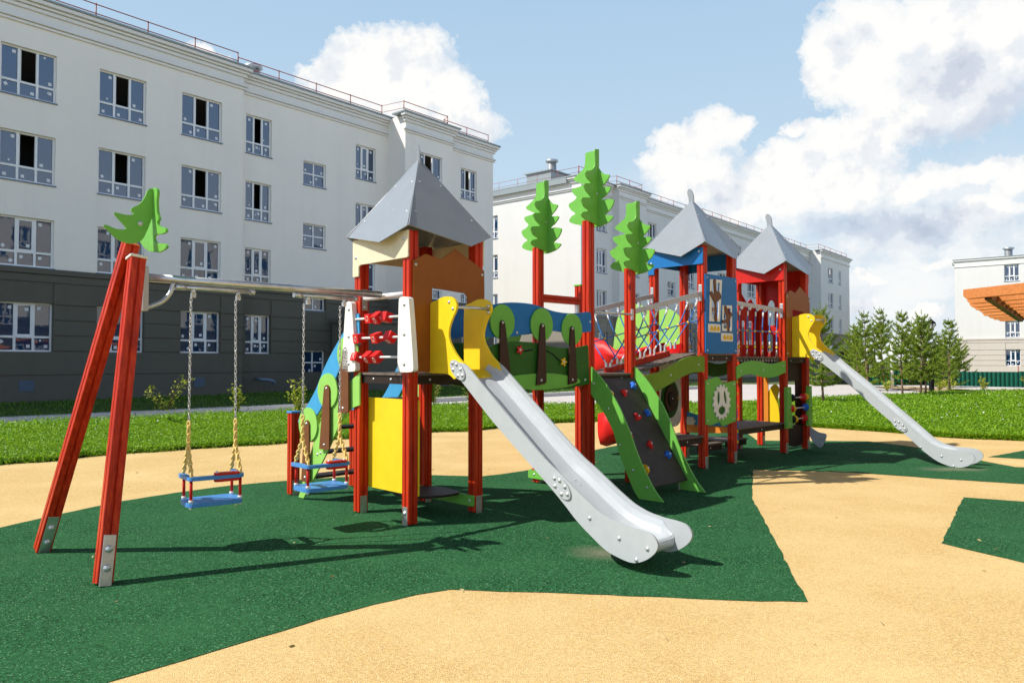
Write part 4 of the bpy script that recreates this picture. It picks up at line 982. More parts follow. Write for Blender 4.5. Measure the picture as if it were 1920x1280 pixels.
board('side_board', cr([(-.65, .39), (-.65, .75), (-.63, .92), (-.56, 1.03), (-.49, 1.05), (-.44, .97), (-.47, .79), (-.44, .60), (-.43, .40)], 4, True, (0, 8)), 'a', A4 + W - .02, A4 + W, 'yellow')
board('orange_strip', rrect(-.70, -.62, .35, 1.18, .01), 'a', A4 + W - .045, A4 + W - .028, 'orange')
board('trough_side', cr([(.02, .40), (.08, .35), (.19, .29), (.29, .275), (.315, .25), (.30, .18), (.25, .07), (.19, .05), (.08, .15), (.02, .28)], 4, True, (0, 9)), 'a', A4 + W + .055, A4 + W + .073, 'slidegrey', bl=[(.08, .29), (.20, .20), (.26, .18), (.22, .09)], out=-1)
m = PM(); m.prism(cr([(A4 + .06, .42), (A4 + W - .05, .42), (A4 + W - .05, .10), (A4 + .45, .07), (A4 + .2, .14), (A4 + .08, .26)], 5, True, (0, 1, 2)), 'b', -.10, -.02); m.build('trough', 'ply', play, bevel=.006)  # dark board: the trough's shaded side is put into its colour

# --- red spiral slide behind the second tower
path = [(5.25, -.70, 1.53), (5.23, -1.05, 1.47), (5.205, -1.45, 1.38), (5.20, -1.75, 1.28)]
for i in range(1, 25):
    t = math.pi + 2 * math.pi * i / 24
    path.append((5.70 + .5 * math.cos(t), -1.9 + .5 * math.sin(t) * -1 * -1, 1.22 - 1.08 * i / 24))
def trough_sweep(path, hw, hin_, hout_):
    m = PM(); V = []; P = [Vector(p) for p in path]
    prof_ = lambda hin, hout: [(-1, hout), (-1.06, hout * .6), (-1.0, .16), (-.75, .03), (0, -.02), (.75, .03), (1, .16), (1.06, hin * .7), (1, hin)]
    for i, p in enumerate(P):
        t = P[min(i + 1, len(P) - 1)] - P[max(i - 1, 0)]; t.z = 0; t.normalize(); sd_ = Vector((-t.y, t.x, 0))
        for x, z in prof_(hin_(i), hout_(i)): V.append(tuple(p + sd_ * x * hw + Vector((0, 0, z))))
    n = 9; m.add(V, [(i * n + j, i * n + j + 1, (i + 1) * n + j + 1, (i + 1) * n + j) for i in range(len(P) - 1) for j in range(n - 1)], 0, True)
    return m
m = trough_sweep(path, .25, lambda i: .18 if i < 3 else .40, lambda i: .17 + .50 * sstep(2.2, 3.6, i) if i < 10 else .5); rs = m.build('spiral_slide', 'redplastic', play)
sf = rs.modifiers.new('sheet', 'SOLIDIFY'); sf.thickness = .02
GD = [(-W - .05, 1.52), (-2.12, 1.52), (-2.12, 1.66), (-2.05, 2.08), (-1.94, 2.24), (-1.75, 2.33), (-1.62, 2.34), (-1.46, 2.27), (-1.37, 2.19), (-1.25, 2.22), (-1.08, 2.24), (-.92, 2.16), (-.80, 2.02), (-W + .0, 1.88)]
board('bush_guard', cr(GD, 3, True, (0, 1, 2, 13)), 'a', A3 + W + .02, A3 + W + .036, 'lime', parent=rs)
m = PM(); m.tube([(5.70, -1.9, 0), (5.70, -1.9, 1.3)], .05, 12); m.build('slide_column', 'galv', rs)

# --- swing frame: two slanted legs, tube beam, brace, bracket
def slanted(p, q):
    m = PM(); p, q = Vector(p), Vector(q); d = (q - p).normalized(); x = Vector((1, 0, 0)); x = (x - d * x.dot(d)).normalized(); y = d.cross(x)
    n = len(SEC); V = [tuple(p + x * u + y * v) for u, v in SEC] + [tuple(q + x * u + y * v) for u, v in SEC]
    m.add(V, [tuple(range(n))[::-1], tuple(range(n, 2 * n))] + [(i, (i + 1) % n, (i + 1) % n + n, i + n) for i in range(n)])
    o = m.build('swing_leg', 'post', play)
    f = PM(); k = .30 / (q - p).length
    A, B = p - d * .02, p.lerp(q, k)
    yy = y if y.y > 0 else -y
    f.obox((A + B) / 2 + yy * (HP + .003), (B - A) / 2, x * .037, yy * .004)
    for t in (.35, .72):
        c = A.lerp(B, t) + yy * (HP + .007); g_ = MB(); g_.dome((c.x, -c.y, c.z), (yy.x, -yy.y, yy.z), .021, .018, 1); f.flip = False; f.add(g_.v, g_.f, 1, True); f.flip = True
    f.build('foot_bracket', ['galv', 'bolt'], o, bevel=.006)
    return o, d, x, y
o, d, x, y = slanted((-2.47, .03, .02), (-2.172, -.335, 2.175))
c = PM(); t_ = Vector((-2.172, -.335, 2.175)) + d * .008; c.obox(t_, x * .06, y * .06, d * .010); c.build('cap', 'white', o, bevel=.004)
slanted((-2.535, -1.22, .02), (-2.185, -.42, 2.30))
m = PM(); m.tube([(-2.09, -W / 2, 2.055), (-.05, -W / 2, 2.055)], .031, 16)
bm_ = m.build('swing_beam', 'galv', play)
m = PM(); m.tube([(0, -W + .05, 2.045), (0, -.05, 2.045)], .026, 14); m.build('beam_crossbar', 'rod', play)
m = PM(); m.box(-.03, .03, -W + .05, -W + .055, 1.93, 2.13); bolts(m, 'b', -W + .055, [(0, 2.10), (0, 1.96)], 1, .014); m.build('beam_bracket', ['galv', 'bolt'], play)
m = PM(); m.box(-2.125, -2.088, -W / 2 - .05, -W / 2 + .05, 1.81, 2.13); m.build('beam_plate', 'alu', bm_, bevel=.003)
m = PM(); m.tube(cr([(-1.895, -W / 2, 2.03), (-1.925, -W / 2, 1.945), (-1.985, -W / 2, 1.88), (-2.09, -W / 2, 1.832)], 5, closed=False), .016, 10); m.build('beam_brace', 'galv', bm_)
for c in (-1.575, -.61):
    m = PM(); m.tube([(c - .275, -W / 2, 2.0), (c + .275, -W / 2, 2.0)], .017, 12)
    for e in (-.275, .275): m.tube([(c + e - .035 * (e < 0) - .0, -W / 2, 2.0), (c + e + .035 * (e > 0) + (.03 if e < 0 else -.03) * 0 + (.04 if e < 0 else 0), -W / 2, 2.0)] if True else [], .022, 12)
    for e in (-.175, .175):
        m.tube([(c + e, -W / 2, 2.0), (c + e, -W / 2, 1.955)], .016, 10); m.box(c + e - .016, c + e + .016, -W / 2 - .014, -W / 2 + .014, 1.928, 1.965)
    m.build('swing_hanger', 'galv', bm_)
# tree cut-out on top of the slanted leg
ST = [(-2.039,2.665),(-2.043,2.604),(-2.06,2.529),(-2.088,2.44),(-2.11,2.377),(-2.143,2.313),(-2.199,2.285),(-2.265,2.287),(-2.319,2.316),(-2.363,2.358),(-2.392,2.388),(-2.372,2.394),(-2.309,2.374),(-2.249,2.381),(-2.258,2.406),(-2.299,2.448),(-2.326,2.484),(-2.308,2.489),(-2.245,2.482),(-2.199,2.494),(-2.215,2.53),(-2.157,2.575),(-2.124,2.628),(-2.102,2.683),(-2.07,2.696)]
m = PM(); m.prism(cr(ST, 4), 'b', -.348, -.330); bolts(m, 'b', -.330, [(-2.15, 2.432)], 1, .016)
st = m.build('tree_cutout', ['green', 'bolt'], play, bevel=.004)
SR = [(-.42,2.69),(-.44,2.62),(-.50,2.575),(-.59,2.578),(-.56,2.535),(-.50,2.505),(-.51,2.475),(-.60,2.45),(-.675,2.435),(-.62,2.36),(-.50,2.285),(-.38,2.245),(-.336,2.242),(-.24,2.225),(-.14,2.226),(-.062,2.246),(-.10,2.272),(-.18,2.282),(-.275,2.30),(-.312,2.345),(-.25,2.356),(-.15,2.347),(-.075,2.355),(-.10,2.385),(-.20,2.405),(-.245,2.44),(-.215,2.464),(-.25,2.52),(-.262,2.60),(-.25,2.665),(-.30,2.70)]
m = PM(); m.prism(cr(SR, 4), 'a', -2.068, -2.050); m.build('tree_half', 'green', st, bevel=.003)

# ------------------------------------------------------------------ swing seats (hang on the frame)
def chain(m, p, q, link=.026, r=.0034, wd=.0085, mi=0):
    p, q = Vector(p), Vector(q); d = (q - p); L = d.length; d.normalize(); n = max(1, int(L / link)); x0 = d.orthogonal().normalized(); y0 = d.cross(x0)
    for i in range(n):
        c = p + d * (i + .5) * L / n; x = x0 if i % 2 else y0; h = L / n * .72
        pts = [c + d * h * math.cos(t) + x * wd * math.sin(t) for t in [2 * math.pi * k / 8 for k in range(8)]]
        m.tube(pts, r, 5, mi, True)
def swing(a, yaw, b=-.405):
    """seat in its own frame: x along the seat, y to the front; hung 2 m up"""
    base = Vector(ROOT) + Vector((math.cos(TH), math.sin(TH), 0)) * a + Vector((math.sin(TH), -math.cos(TH), 0)) * b
    t = empty('swing_seat', None, None, base, TH + yaw)
    zs, zr_ = .385, .567
    m = MB(); out = rrect(-.205, .205, -.145, .145, .03)
    out = cr([(-.205, -.09), (-.16, -.145), (.16, -.145), (.205, -.09), (.205, .09), (.16, .145), (-.16, .145), (-.205, .09)], 4)
    m.prism(out, 'z', zs - .032, zs); m.build('seat_board', 'swblue', t, bevel=.010)
    m = MB(); U = [(-.215, .13), (-.175, .135), (-.165, .0), (-.15, -.105), (.15, -.105), (.165, .0), (.175, .135), (.215, .13), (.21, -.02), (.20, -.14), (.13, -.165), (-.13, -.165), (-.20, -.14), (-.21, -.02)]
    m.prism(cr(U, 4), 'z', zr_ - .014, zr_ + .014); m.build('guard_rail', 'swblue', t, bevel=.009)
    for sx in (-.18, .18):
        for sy in (-.115, .105):
            m = MB(); m.tube([(sx, sy, zs), (sx, sy, zr_ - .014)], .0115, 10); m.tube([(sx, sy, zs), (sx, sy, zs + .022)], .017, 10, 1); m.ball((sx, sy, zs - .036), .014, 1, 8, 6); m.build('upright', ['redboard', 'rod'], t)
    m = MB(); m.prism(rrect(-.02, .165, -.172, -.098, .03), 'z', zr_ + .014, zr_ + .032); m.prism(rrect(-.02, .165, -.172, -.098, .03), 'z', zr_ - .035, zr_ - .015)
    for x in (.0, .145): m.ball((x, -.135, zr_ + .035), .012, 1, 8, 6)
    m.build('safety_bar', ['redboard', 'rod'], t, bevel=.007)
    for sx in (-1, 1):
        m = MB(); top = (sx * .175, .0, 1.925); ringp = (sx * .175, .0, .79)
        ty = math.sin(-yaw) * sx * .175; tx = math.cos(-yaw) * sx * .175
        top = (tx, ty + .0, 1.925)
        mid = Vector(ringp).lerp(Vector(top), .17)
        chain(m, top, mid, .030); chain(m, mid, ringp, .030, .0078, .0125, 1)
        for sy in (-.13, .125): chain(m, ringp, (sx * .18, sy, zr_ + .014), .028, .0078, .0125, 1)
        m.build('chain', ['galv', 'chainy'], t)
    return t
s1 = swing(-1.575, R(-8), -.43); tag(s1, 'blue swing seat with red bar, hanging nearer the two slanted red legs', 'swing', 'swing seats hanging from the beam')
s2 = swing(-.64, R(-3)); tag(s2, 'blue swing seat with red bar, hanging beside the stairs and roofed tower', 'swing', 'swing seats hanging from the beam')

# ------------------------------------------------------------------ apartment buildings
# local axes: x along the facade, y into the building, z up
def win_mesh(wd, ht, kind, seed):
    """frame, glass and sill meshes of one window type, origin at lower left of the opening"""
    r = random.Random(seed); f, g, s, dk = MB(), MB(), MB(), MB(); t = .055; y0, y1 = .10, .17
    def bar(x0, x1, z0, z1, yy0=y0): f.box(x0, x1, yy0, y1, z0, z1)
    bar(0, t, 0, ht); bar(wd - t, wd, 0, ht); bar(t, wd - t, 0, t); bar(t, wd - t, ht - t, ht)
    panes = []
    if kind == 'grid':
        bar(wd / 2 - .03, wd / 2 + .03, t, ht - t); bar(t, wd / 2 - .03, ht * .5 - .03, ht * .5 + .03); bar(wd / 2 + .03, wd - t, ht * .5 - .03, ht * .5 + .03)
        xs, zs, op = [t, wd / 2 - .03, wd / 2 + .03, wd - t], [t, ht * .5 - .03, ht * .5 + .03, ht - t], None
        for i in (0, 2):
            for j in (0, 2): panes.append((xs[i], xs[i + 1], zs[j], zs[j + 1]))
    else:
        u = wd / 3; zt = ht * .30
        for x in (u, 2 * u): bar(x - .035, x + .035, t, ht - t)
        for i in range(3):
            x0 = t if i == 0 else i * u + .035; x1 = wd - t if i == 2 else (i + 1) * u - .035
            bar(x0, x1, zt - .035, zt + .035)
            panes.append((x0, x1, t, zt - .035))
            if i == 1 and kind == 'open':
                # middle light stands open: the sash is swung into the room
                f.obox((x0 + .025, y1 + .22, (zt + ht) / 2), (.025, 0, 0), (0, .22, 0), (0, 0, (ht - zt) / 2 - .06))
            elif i == 1:
                f.box(x0, x0 + .05, y0 + .01, y1 - .01, zt + .035, ht - t); f.box(x1 - .05, x1, y0 + .01, y1 - .01, zt + .035, ht - t); f.box(x0 + .05, x1 - .05, y0 + .01, y1 - .01, ht - t - .05, ht - t); f.box(x0 + .05, x1 - .05, y0 + .01, y1 - .01, zt + .035, zt + .085)
                panes.append((x0 + .05, x1 - .05, zt + .085, ht - t - .05))
            else: panes.append((x0, x1, zt + .035, ht - t))
    for x0, x1, z0, z1 in panes:
        dy = r.uniform(-.004, .004); dz = r.uniform(-.004, .004)
        g.add([(x0, .135 + dy, z0), (x1, .135 - dy, z0), (x1, .135 - dy + dz, z1), (x0, .135 + dy + dz, z1)], [(0, 1, 2, 3)])
        for q in range(r.choice((1, 1, 2))):
            k = .05 if q == 0 else .028; cx = r.choice((x0 + .12, x1 - .10)) if x1 - x0 > .3 else (x0 + x1) / 2; cz = r.choice((z0 + .12, z1 - .12)) if z1 - z0 > .3 else (z0 + z1) / 2
            if q: cx += r.uniform(-.12, .12); cz += r.uniform(-.15, .1); cx = min(max(cx, x0 + .03), x1 - .03); cz = min(max(cz, z0 + .03), z1 - .03)
            an = r.choice((0, 0, 0, .7)); c_, s_ = math.cos(an) * k, math.sin(an) * k
            g.add([(cx - c_ + s_, .124, cz - s_ - c_), (cx + c_ + s_, .124, cz + s_ - c_), (cx + c_ - s_, .124, cz + s_ + c_), (cx - c_ - s_, .124, cz - s_ + c_)], [(0, 1, 2, 3)], 1)
    s.box(-.03, wd + .03, -.05, .10, -.04, -.004)
    dk.add([(-.3, .85, -.4), (wd + .3, .85, -.4), (wd + .3, .85, ht + .4), (-.3, .85, ht + .4)], [(0, 1, 2, 3)])  # black sheet in place of the unlit interior, darkness set by its colour
    return f, g, s, dk
WIN = {}
def window(root, key, x, y, z, rz=0):
    """copies share the mesh of the first window of the type"""
    wd, ht, kind, seed = key
    if key not in WIN:
        f, g, s, dk = win_mesh(*key)
        o = f.build('window', 'pvc', root); gl = g.build('glass', ['glass', 'sticker'], o, keep=True); si = s.build('sill', 'sill', o); rm = dk.build('room_black', 'dark', o, keep=True)
        WIN[key] = o
    else: o = copy_tree(WIN[key], root)
    o.parent = root; o.location = (x, y, z); o.rotation_euler = (0, 0, rz)
    return o

def wall_grid(m, mp, x0, x1, z0, z1, ops, mi=0, depth=.2):
    """wall face with rectangular openings and reveals; mp maps (x, depth, z)"""
    xs = sorted({x0, x1, *[v for o in ops for v in o[:2] if x0 < v < x1]}); zs = sorted({z0, z1, *[v for o in ops for v in o[2:] if z0 < v < z1]})
    for i in range(len(xs) - 1):
        for j in range(len(zs) - 1):
            cx, cz = (xs[i] + xs[i + 1]) / 2, (zs[j] + zs[j + 1]) / 2
            if any(o[0] < cx < o[1] and o[2] < cz < o[3] for o in ops): continue
            m.add([mp(xs[i], 0, zs[j]), mp(xs[i + 1], 0, zs[j]), mp(xs[i + 1], 0, zs[j + 1]), mp(xs[i], 0, zs[j + 1])], [(0, 1, 2, 3)], mi)
    for a, b, c, d in ops:
        c, d = max(c, z0), min(d, z1)
        if c >= d: continue
        for q in ([(a, c), (a, d)], [(b, d), (b, c)], [(a, d), (b, d)], [(b, c), (a, c)]):
            if (q[0][1] == q[1][1]) and ((q[0][1] == z1 and d == z1 and z1 < 5) or (q[0][1] == z0 and z0 > 4 and c == z0)): continue
            m.add([mp(q[0][0], 0, q[0][1]), mp(q[1][0], 0, q[1][1]), mp(q[1][0], depth, q[1][1]), mp(q[0][0], depth, q[0][1])], [(0, 1, 2, 3)], mi)

def building(label, loc, rz, secs, wins, depth, basemat, zb=-.2, zw=12.25, zr=13.05, gable_wins=(), wallmat='wall', base_top=4.35, cornice=True, railing=True, name='apartment_building'):
    """secs: (x0, x1, outward offset); wins: (x, width, [z0...], height, kind list)"""
    rt = empty(name, label, 'building', loc, rz)
    wall, base, trim, fl = MB(), MB(), MB(), MB()
    X0, X1 = secs[0][0], secs[-1][1]
    for x0, x1, p in secs:
        mp = lambda x, d, z, p=p: (x, -p + d, z)
        mpb = lambda x, d, z, p=p: (x, -p - .045 + d, z)
        ops = [(wx, wx + ww, z, z + hh) for wx, ww, zz, hh, kk in wins for z in zz if x0 <= wx < x1]
        wall_grid(wall, mp, x0, x1, base_top, zr - .1, [o for o in ops if o[3] > base_top], 0)
        wall_grid(base, mpb, x0, x1, zb, base_top, [o for o in ops if o[2] < base_top], 0, .245)
        # horizontal joints of the base: thin proud courses
        for k, z in enumerate((.98, 1.75, 2.25, 2.75, 3.25, 3.95)):
            z2 = (1.75, 2.25, 2.75, 3.25, 3.95, 4.22)[k]
            cuts = sorted([(max(o[0], x0) - .0, min(o[1], x1) + .0) for o in ops if o[2] < z2 - .02 and o[3] > z + .02])
            xx = x0
            for a, b in cuts + [(x1, x1)]:
                if a - xx > .01: base.box(xx, a, -p - .085, -p - .046, z + .022, z2 - .022)
                xx = b
        base.box(x0, x1, -p - .075, -p - .046, zb, .966)
        base.box(x0 - .0, x1 + .0, -p - .13, -p + .0, 4.225, base_top, 0); base.box(x0, x1, -p - .10, -p - .0, base_top + .001, base_top + .05)
        if cornice:
            e = .0
            for za, zc, o in ((zw - .10, zw - .01, .07), (zw, zw + .07, .13), (zr - .42, zr - .30, .10), (zr - .29, zr - .20, .17), (zr - .19, zr - .06, .26)):
                trim.box(x0 - o, x1 + o, -p - o, -p + .02, za, zc)
            trim.box(x0, x1, -p - .028, -p + .02, zw + .07, zr - .42)
            fl.box(x0 - .31, x1 + .31, -p - .31, -p + .6, zr - .058, zr + .01)
        else:
            trim.box(x0 - .12, x1 + .12, -p - .12, -p + .02, zr - .16, zr - .02); trim.box(x0 - .06, x1 + .06, -p - .06, -p + .02, zr - .75, zr - .66)
            fl.box(x0 - .16, x1 + .16, -p - .16, -p + .6, zr - .018, zr + .04)
    # side faces of the projecting bays
    for i in range(len(secs) - 1):
        x, p, q = secs[i][1], secs[i][2], secs[i + 1][2]
        wall.add([(x, -p, base_top), (x, -q, base_top), (x, -q, zr - .1), (x, -p, zr - .1)], [(0, 1, 2, 3)])
        base.add([(x, -p - .045, zb), (x, -q - .045, zb), (x, -q - .045, base_top), (x, -p - .045, base_top)], [(0, 1, 2, 3)])
    p0, p1 = secs[0][2], secs[-1][2]
    gops = [(y, y + ww, z, z + hh) for y, ww, zz, hh, kk in gable_wins for z in zz]
    gl = lambda y, d, z: (X0 + d, y, z)
    wall_grid(wall, gl, -p0, depth, base_top, zr - .1, [o for o in gops if o[3] > base_top])
    wall_grid(base, lambda y, d, z: (X0 + d - .045, y, z), -p0 - .045, depth, zb, base_top, [o for o in gops if o[2] < base_top], 0, .245)
    wall.add([(X1, -p1, base_top), (X1, depth, base_top), (X1, depth, zr - .1), (X1, -p1, zr - .1)], [(0, 1, 2, 3)])
    base.add([(X1 + .045, -p1 - .045, zb), (X1 + .045, depth, zb), (X1 + .045, depth, base_top), (X1 + .045, -p1 - .045, base_top)], [(0, 1, 2, 3)])
    wall.add([(X0, depth, zb), (X1, depth, zb), (X1, depth, zr - .1), (X0, depth, zr - .1)], [(0, 1, 2, 3)])
    for za, zc, o in ((zw - .10, zw - .01, .07), (zw, zw + .07, .13), (zr - .42, zr - .30, .10), (zr - .29, zr - .20, .17), (zr - .19, zr - .06, .26)):
        trim.box(X0 - o, X0 - .0, -p0 + .021, depth, za, zc)
        trim.box(X1 + .0, X1 + o, -p1 + .021, depth, za, zc)
    base.box(X0 - .13, X0 - .046, -p0 - .0, depth, 4.225, base_top)
    roof_ = MB()
    pm = min(s[2] for s in secs)
    roof_.box(X0 - .3, X1 + .3, -pm + .6, depth + .3, zr - .4, zr)
    fl.box(X0 - .31, X0 + .6, -p0 + .6, depth + .31, zr - .056, zr + .012)
    wall.build('wall', wallmat, rt); base.build('plinth', basemat, rt); trim.build('cornice', 'trim', rt, bevel=.012); fl.build('roof_edge', 'roofmetal', rt)
    roof_.build('roof', 'roofmetal', rt)
    for wx, ww, zz, hh, kk in wins:
        p = next(s[2] for s in secs if s[0] <= wx < s[1])
        for i, z in enumerate(zz): window(rt, (ww, hh, kk[i % len(kk)], (int(wx * 7) + i) % 3), wx, -p, z)
    for y, ww, zz, hh, kk in gable_wins:
        for i, z in enumerate(zz): window(rt, (ww, hh, kk[i % len(kk)], i % 3), X0, y + ww, z, R(-90))
    if railing:
        r_ = MB()
        for x0, x1, p in secs:
            yy = -p + .25; n = max(1, int((x1 - x0) / 1.7)); a0, a1 = x0 + .12, x1 - .12
            for i in range(n + 1): x = a0 + (a1 - a0) * i / n; r_.tube([(x, yy, zr), (x, yy, zr + .66)], .022, 5)
            for z in (.3, .62): r_.tube([(a0, yy, zr + z), (a1, yy, zr + z)], .020, 5)
        for i in range(len(secs) - 1):
            x, p, q = secs[i][1], -secs[i][2] + .25, -secs[i + 1][2] + .25
            for z in (.3, .62): r_.tube([(x - .12, p, zr + z), (x + .12, q, zr + z)], .012, 5)
        yy = secs[0][2]
        for i in range(9): r_.tube([(X0 + .25, -p0 + .3 + (depth - .6) * i / 8, zr), (X0 + .25, -p0 + .3 + (depth - .6) * i / 8, zr + .62)], .014, 5)
        for z in (.3, .62): r_.tube([(X0 + .25, -p0 + .3, zr + z), (X0 + .25, depth - .3, zr + z)], .012, 5)
        r_.build('roof_railing', 'rail', rt)
    return rt

ZT = [1.735, 4.43, 7.13, 9.83]
def flue(rt, x, y, z, s=1.0, box=False):
    m = MB()
    if box:
        b = MB(); b.box(x - 1.3 * s, x + 1.3 * s, y - .9 * s, y + .9 * s, z, z + .95 * s); b.box(x - 1.4 * s, x + 1.4 * s, y - 1.0 * s, y + 1.0 * s, z + .95 * s, z + 1.02 * s); b.build('chimney_stack', 'roofmetal', rt); z += 1.02 * s
    m.tube([(x, y, z), (x, y, z + .14 * s), (x, y, z + .15 * s), (x, y, z + .75 * s)], [.36 * s, .34 * s, .27 * s, .27 * s], 16)
    m.tube([(x, y, z + .78 * s), (x, y, z + .84 * s), (x, y, z + .92 * s), (x, y, z + .97 * s)], [.30 * s, .40 * s, .38 * s, .12 * s], 16)
    m.tube([(x, y, z + .74 * s), (x, y, z + .80 * s)], .18 * s, 10)
    m.build('flue', 'galv', rt)
# left building
B1 = building('long white four-storey apartment block in shade with dark plinth, nearest the swings', (-BN.x * BD, -BN.y * BD, 0), PH,
    [(-4, 15.55, 0), (15.55, 23.25, -.4), (23.25, 26.4, .9), (26.4, 30.0, .4)],
    [(x, 1.57, ZT, 1.57, ['side', 'side', 'open', 'open']) for x in (-1.28, 1.59, 4.46, 7.33, 10.21, 13.08)] +
    [(15.9, 1.16, ZT, 1.57, ['side', 'side', 'open', 'open']), (18.6, 1.16, [.85, 3.62, 6.33, 9.03], 1.04, ['grid']), (21.4, 1.16, [4.43, 7.13, 9.83], 1.57, ['side', 'side', 'side']),
     (24.0, 1.66, [1.735, 4.43, 7.13, 9.83], 1.57, ['side', 'side', 'open', 'open']), (27.5, 1.2, ZT, 1.57, ['side', 'side', 'side', 'open'])], 14, 'base1', wallmat='wall1')
flue(B1, 16.9, 1.6, 13.0)
for x in (7.95, 13.6):
    m = MB(); m.box(x, x + .42, -.095, -.076, .48, .82)
    for k in range(7): m.box(x + .03, x + .39, -.105, -.0955, .52 + k * .042, .535 + k * .042)
    m.build('vent_grille', 'grill', B1)
m = MB(); m.tube([(16.3, .2, .72), (16.3, -.30, .70), (16.55, -.34, .69), (16.78, -.34, .62), (16.82, -.34, .48)], .065, 10); m.build('drain_pipe', 'sill', B1)
m = MB(); m.box(19.95, 22.9, -1.35, .14, -.2, 3.1); m.box(19.85, 23.0, -1.45, .14, 3.1, 3.26); m.build('entrance_porch', 'base1', B1)
# middle building
c2 = (4.3, 46.3, 0)
B2 = building('white four-storey apartment block with sunlit end wall behind the cut-out trees', c2, PH,
    [(0, 3.7, 0), (3.7, 7.2, .5), (7.2, 17.3, -.3), (17.3, 42.0, .1), (42.0, 52, 1.3)],
    [(1.75, 1.2, ZT, 1.57, ['side']), (4.6, 1.66, ZT, 1.57, ['side', 'side', 'open']), (8.9, 1.2, ZT, 1.57, ['side', 'open']), (11.75, 1.16, [.85, 3.62, 6.33, 9.03], 1.04, ['grid']), (14.9, 1.2, ZT, 1.57, ['side'])] +
    [(19.6 + 3.05 * k, 1.7, ZT, 1.57, ['side', 'side', 'open']) for k in range(7)] + [(44.3, 1.7, ZT, 1.57, ['side', 'open']), (48.0, .9, ZT, 1.57, ['side'])], 14, 'base2', zb=-1.6,
    gable_wins=[(6.9, 1.2, ZT, 1.57, ['side'])])
flue(B2, 2.6, 4.2, 13.0, 1.15, True); flue(B2, 19.5, 1.4, 13.0, .9); flue(B2, 33, 1.4, 13.0, .9)
# right building: end wall turned to the sun
dB = 74.0
B3 = building('bright white apartment block with beige plinth behind the green metal fence', (44.1, dB, -.77), R(-40.0),
    [(0, 30, 0)], [(4.15, 1.2, ZT, 1.57, ['side']), (9.5, 1.6, ZT, 1.57, ['side']), (14.5, 1.6, ZT, 1.57, ['side'])], 30, 'base3', zb=-1.5, zw=11.4, zr=12.2, cornice=False, railing=False)
flue(B3, 4.2, 3.0, 12.2, 1.3)
# the block across the courtyard, out of the frame, that the left facade mirrors
fx = BN * 10.5 + BT * 62
B4 = building('white apartment block across the courtyard, seen only mirrored in the windows', (fx.x, fx.y, 0), PH + math.pi,
    [(0, 70, 0)], [(3 + 3.3 * k, 1.6, ZT, 1.57, ['side']) for k in range(20)], 14, 'base1', railing=False, wallmat='wall1')

# ------------------------------------------------------------------ fence, booth, lamps
def corrugated(p0, p1, z0, tops, label):
    t = empty('metal_fence', label, 'fence', (p0[0], p0[1], 0), math.atan2(p1[1] - p0[1], p1[0] - p0[0]))
    L = math.dist(p0, p1); n = int(L / .06); V = []; m = MB(); pw = 2.0
    for i in range(n + 1):
        x = L * i / n; y = .022 * (1 if (i // 2) % 2 else -1); zt = tops(x)
        V += [(x, y, z0 - .3), (x, y, zt)]
    m.add(V, [(2 * i, 2 * i + 2, 2 * i + 3, 2 * i + 1) for i in range(n)])
    m.build('sheet', 'fence', t)
    for k in range(int(L / 2.5) + 1):
        m = MB(); m.tube([(k * 2.5, .08, z0 - .3), (k * 2.5, .08, tops(k * 2.5) + [.02, .03, .5, .02, .35, .02, .02][k % 7])], .03, 6)
        m.build('fence_post', 'rail', t)
    return t
corrugated((20.5, 46.5), (48, 41.0), -.9, lambda x: .86 - .012 * (x // 5) * 2 - (.05 if int(x // 5) % 2 else 0), 'dark green corrugated metal fence along the dusty bank')
dp = [(19.0, 34.0), (22, 34.7), (27, 35.0), (33, 35.4), (44, 37), (46, 41), (36, 42.6), (24, 44.2), (19.5, 40)]
m = MB(); tri = tessellate_polygon([[Vector((p[0], p[1], 0)) for p in dp]]); bmx = bmesh.new()
vs = [bmx.verts.new((p[0], p[1], 0)) for p in dp]
for t in tri: bmx.faces.new([vs[i] for i in t])
bmesh.ops.subdivide_edges(bmx, edges=bmx.edges, cuts=7, use_grid_fill=True)
for v in bmx.verts: v.co.z = terr(v.co.x, v.co.y) + .05 + .10 * math.sin(v.co.x * 1.3) * math.sin(v.co.y * 1.7) * (1 if 20 < v.co.x < 44 else 0)
me = bpy.data.meshes.new('dirt'); bmx.to_mesh(me); bmx.free(); me.materials.append(M['dirt']); o = bpy.data.objects.new('dirt', me); S.collection.objects.link(o); struct(o)

bt = empty('gate_booth', 'small flat-roofed gate booth half hidden behind the pine trees', 'booth', (20.6, 46.8, 0), R(10))
m = MB(); m.box(-1.2, 1.3, -1, 1, 2.0, 2.35); m.build('roof', 'roofmetal', bt, bevel=.02)
m = MB(); m.box(-.9, 1.0, -.7, .8, -.2, 2.0); m.build('wall', 'asphaltdk', bt)
m = MB(); m.box(-.6, .6, -.72, -.70, 1.0, 1.8); m.build('window', 'glass', bt)

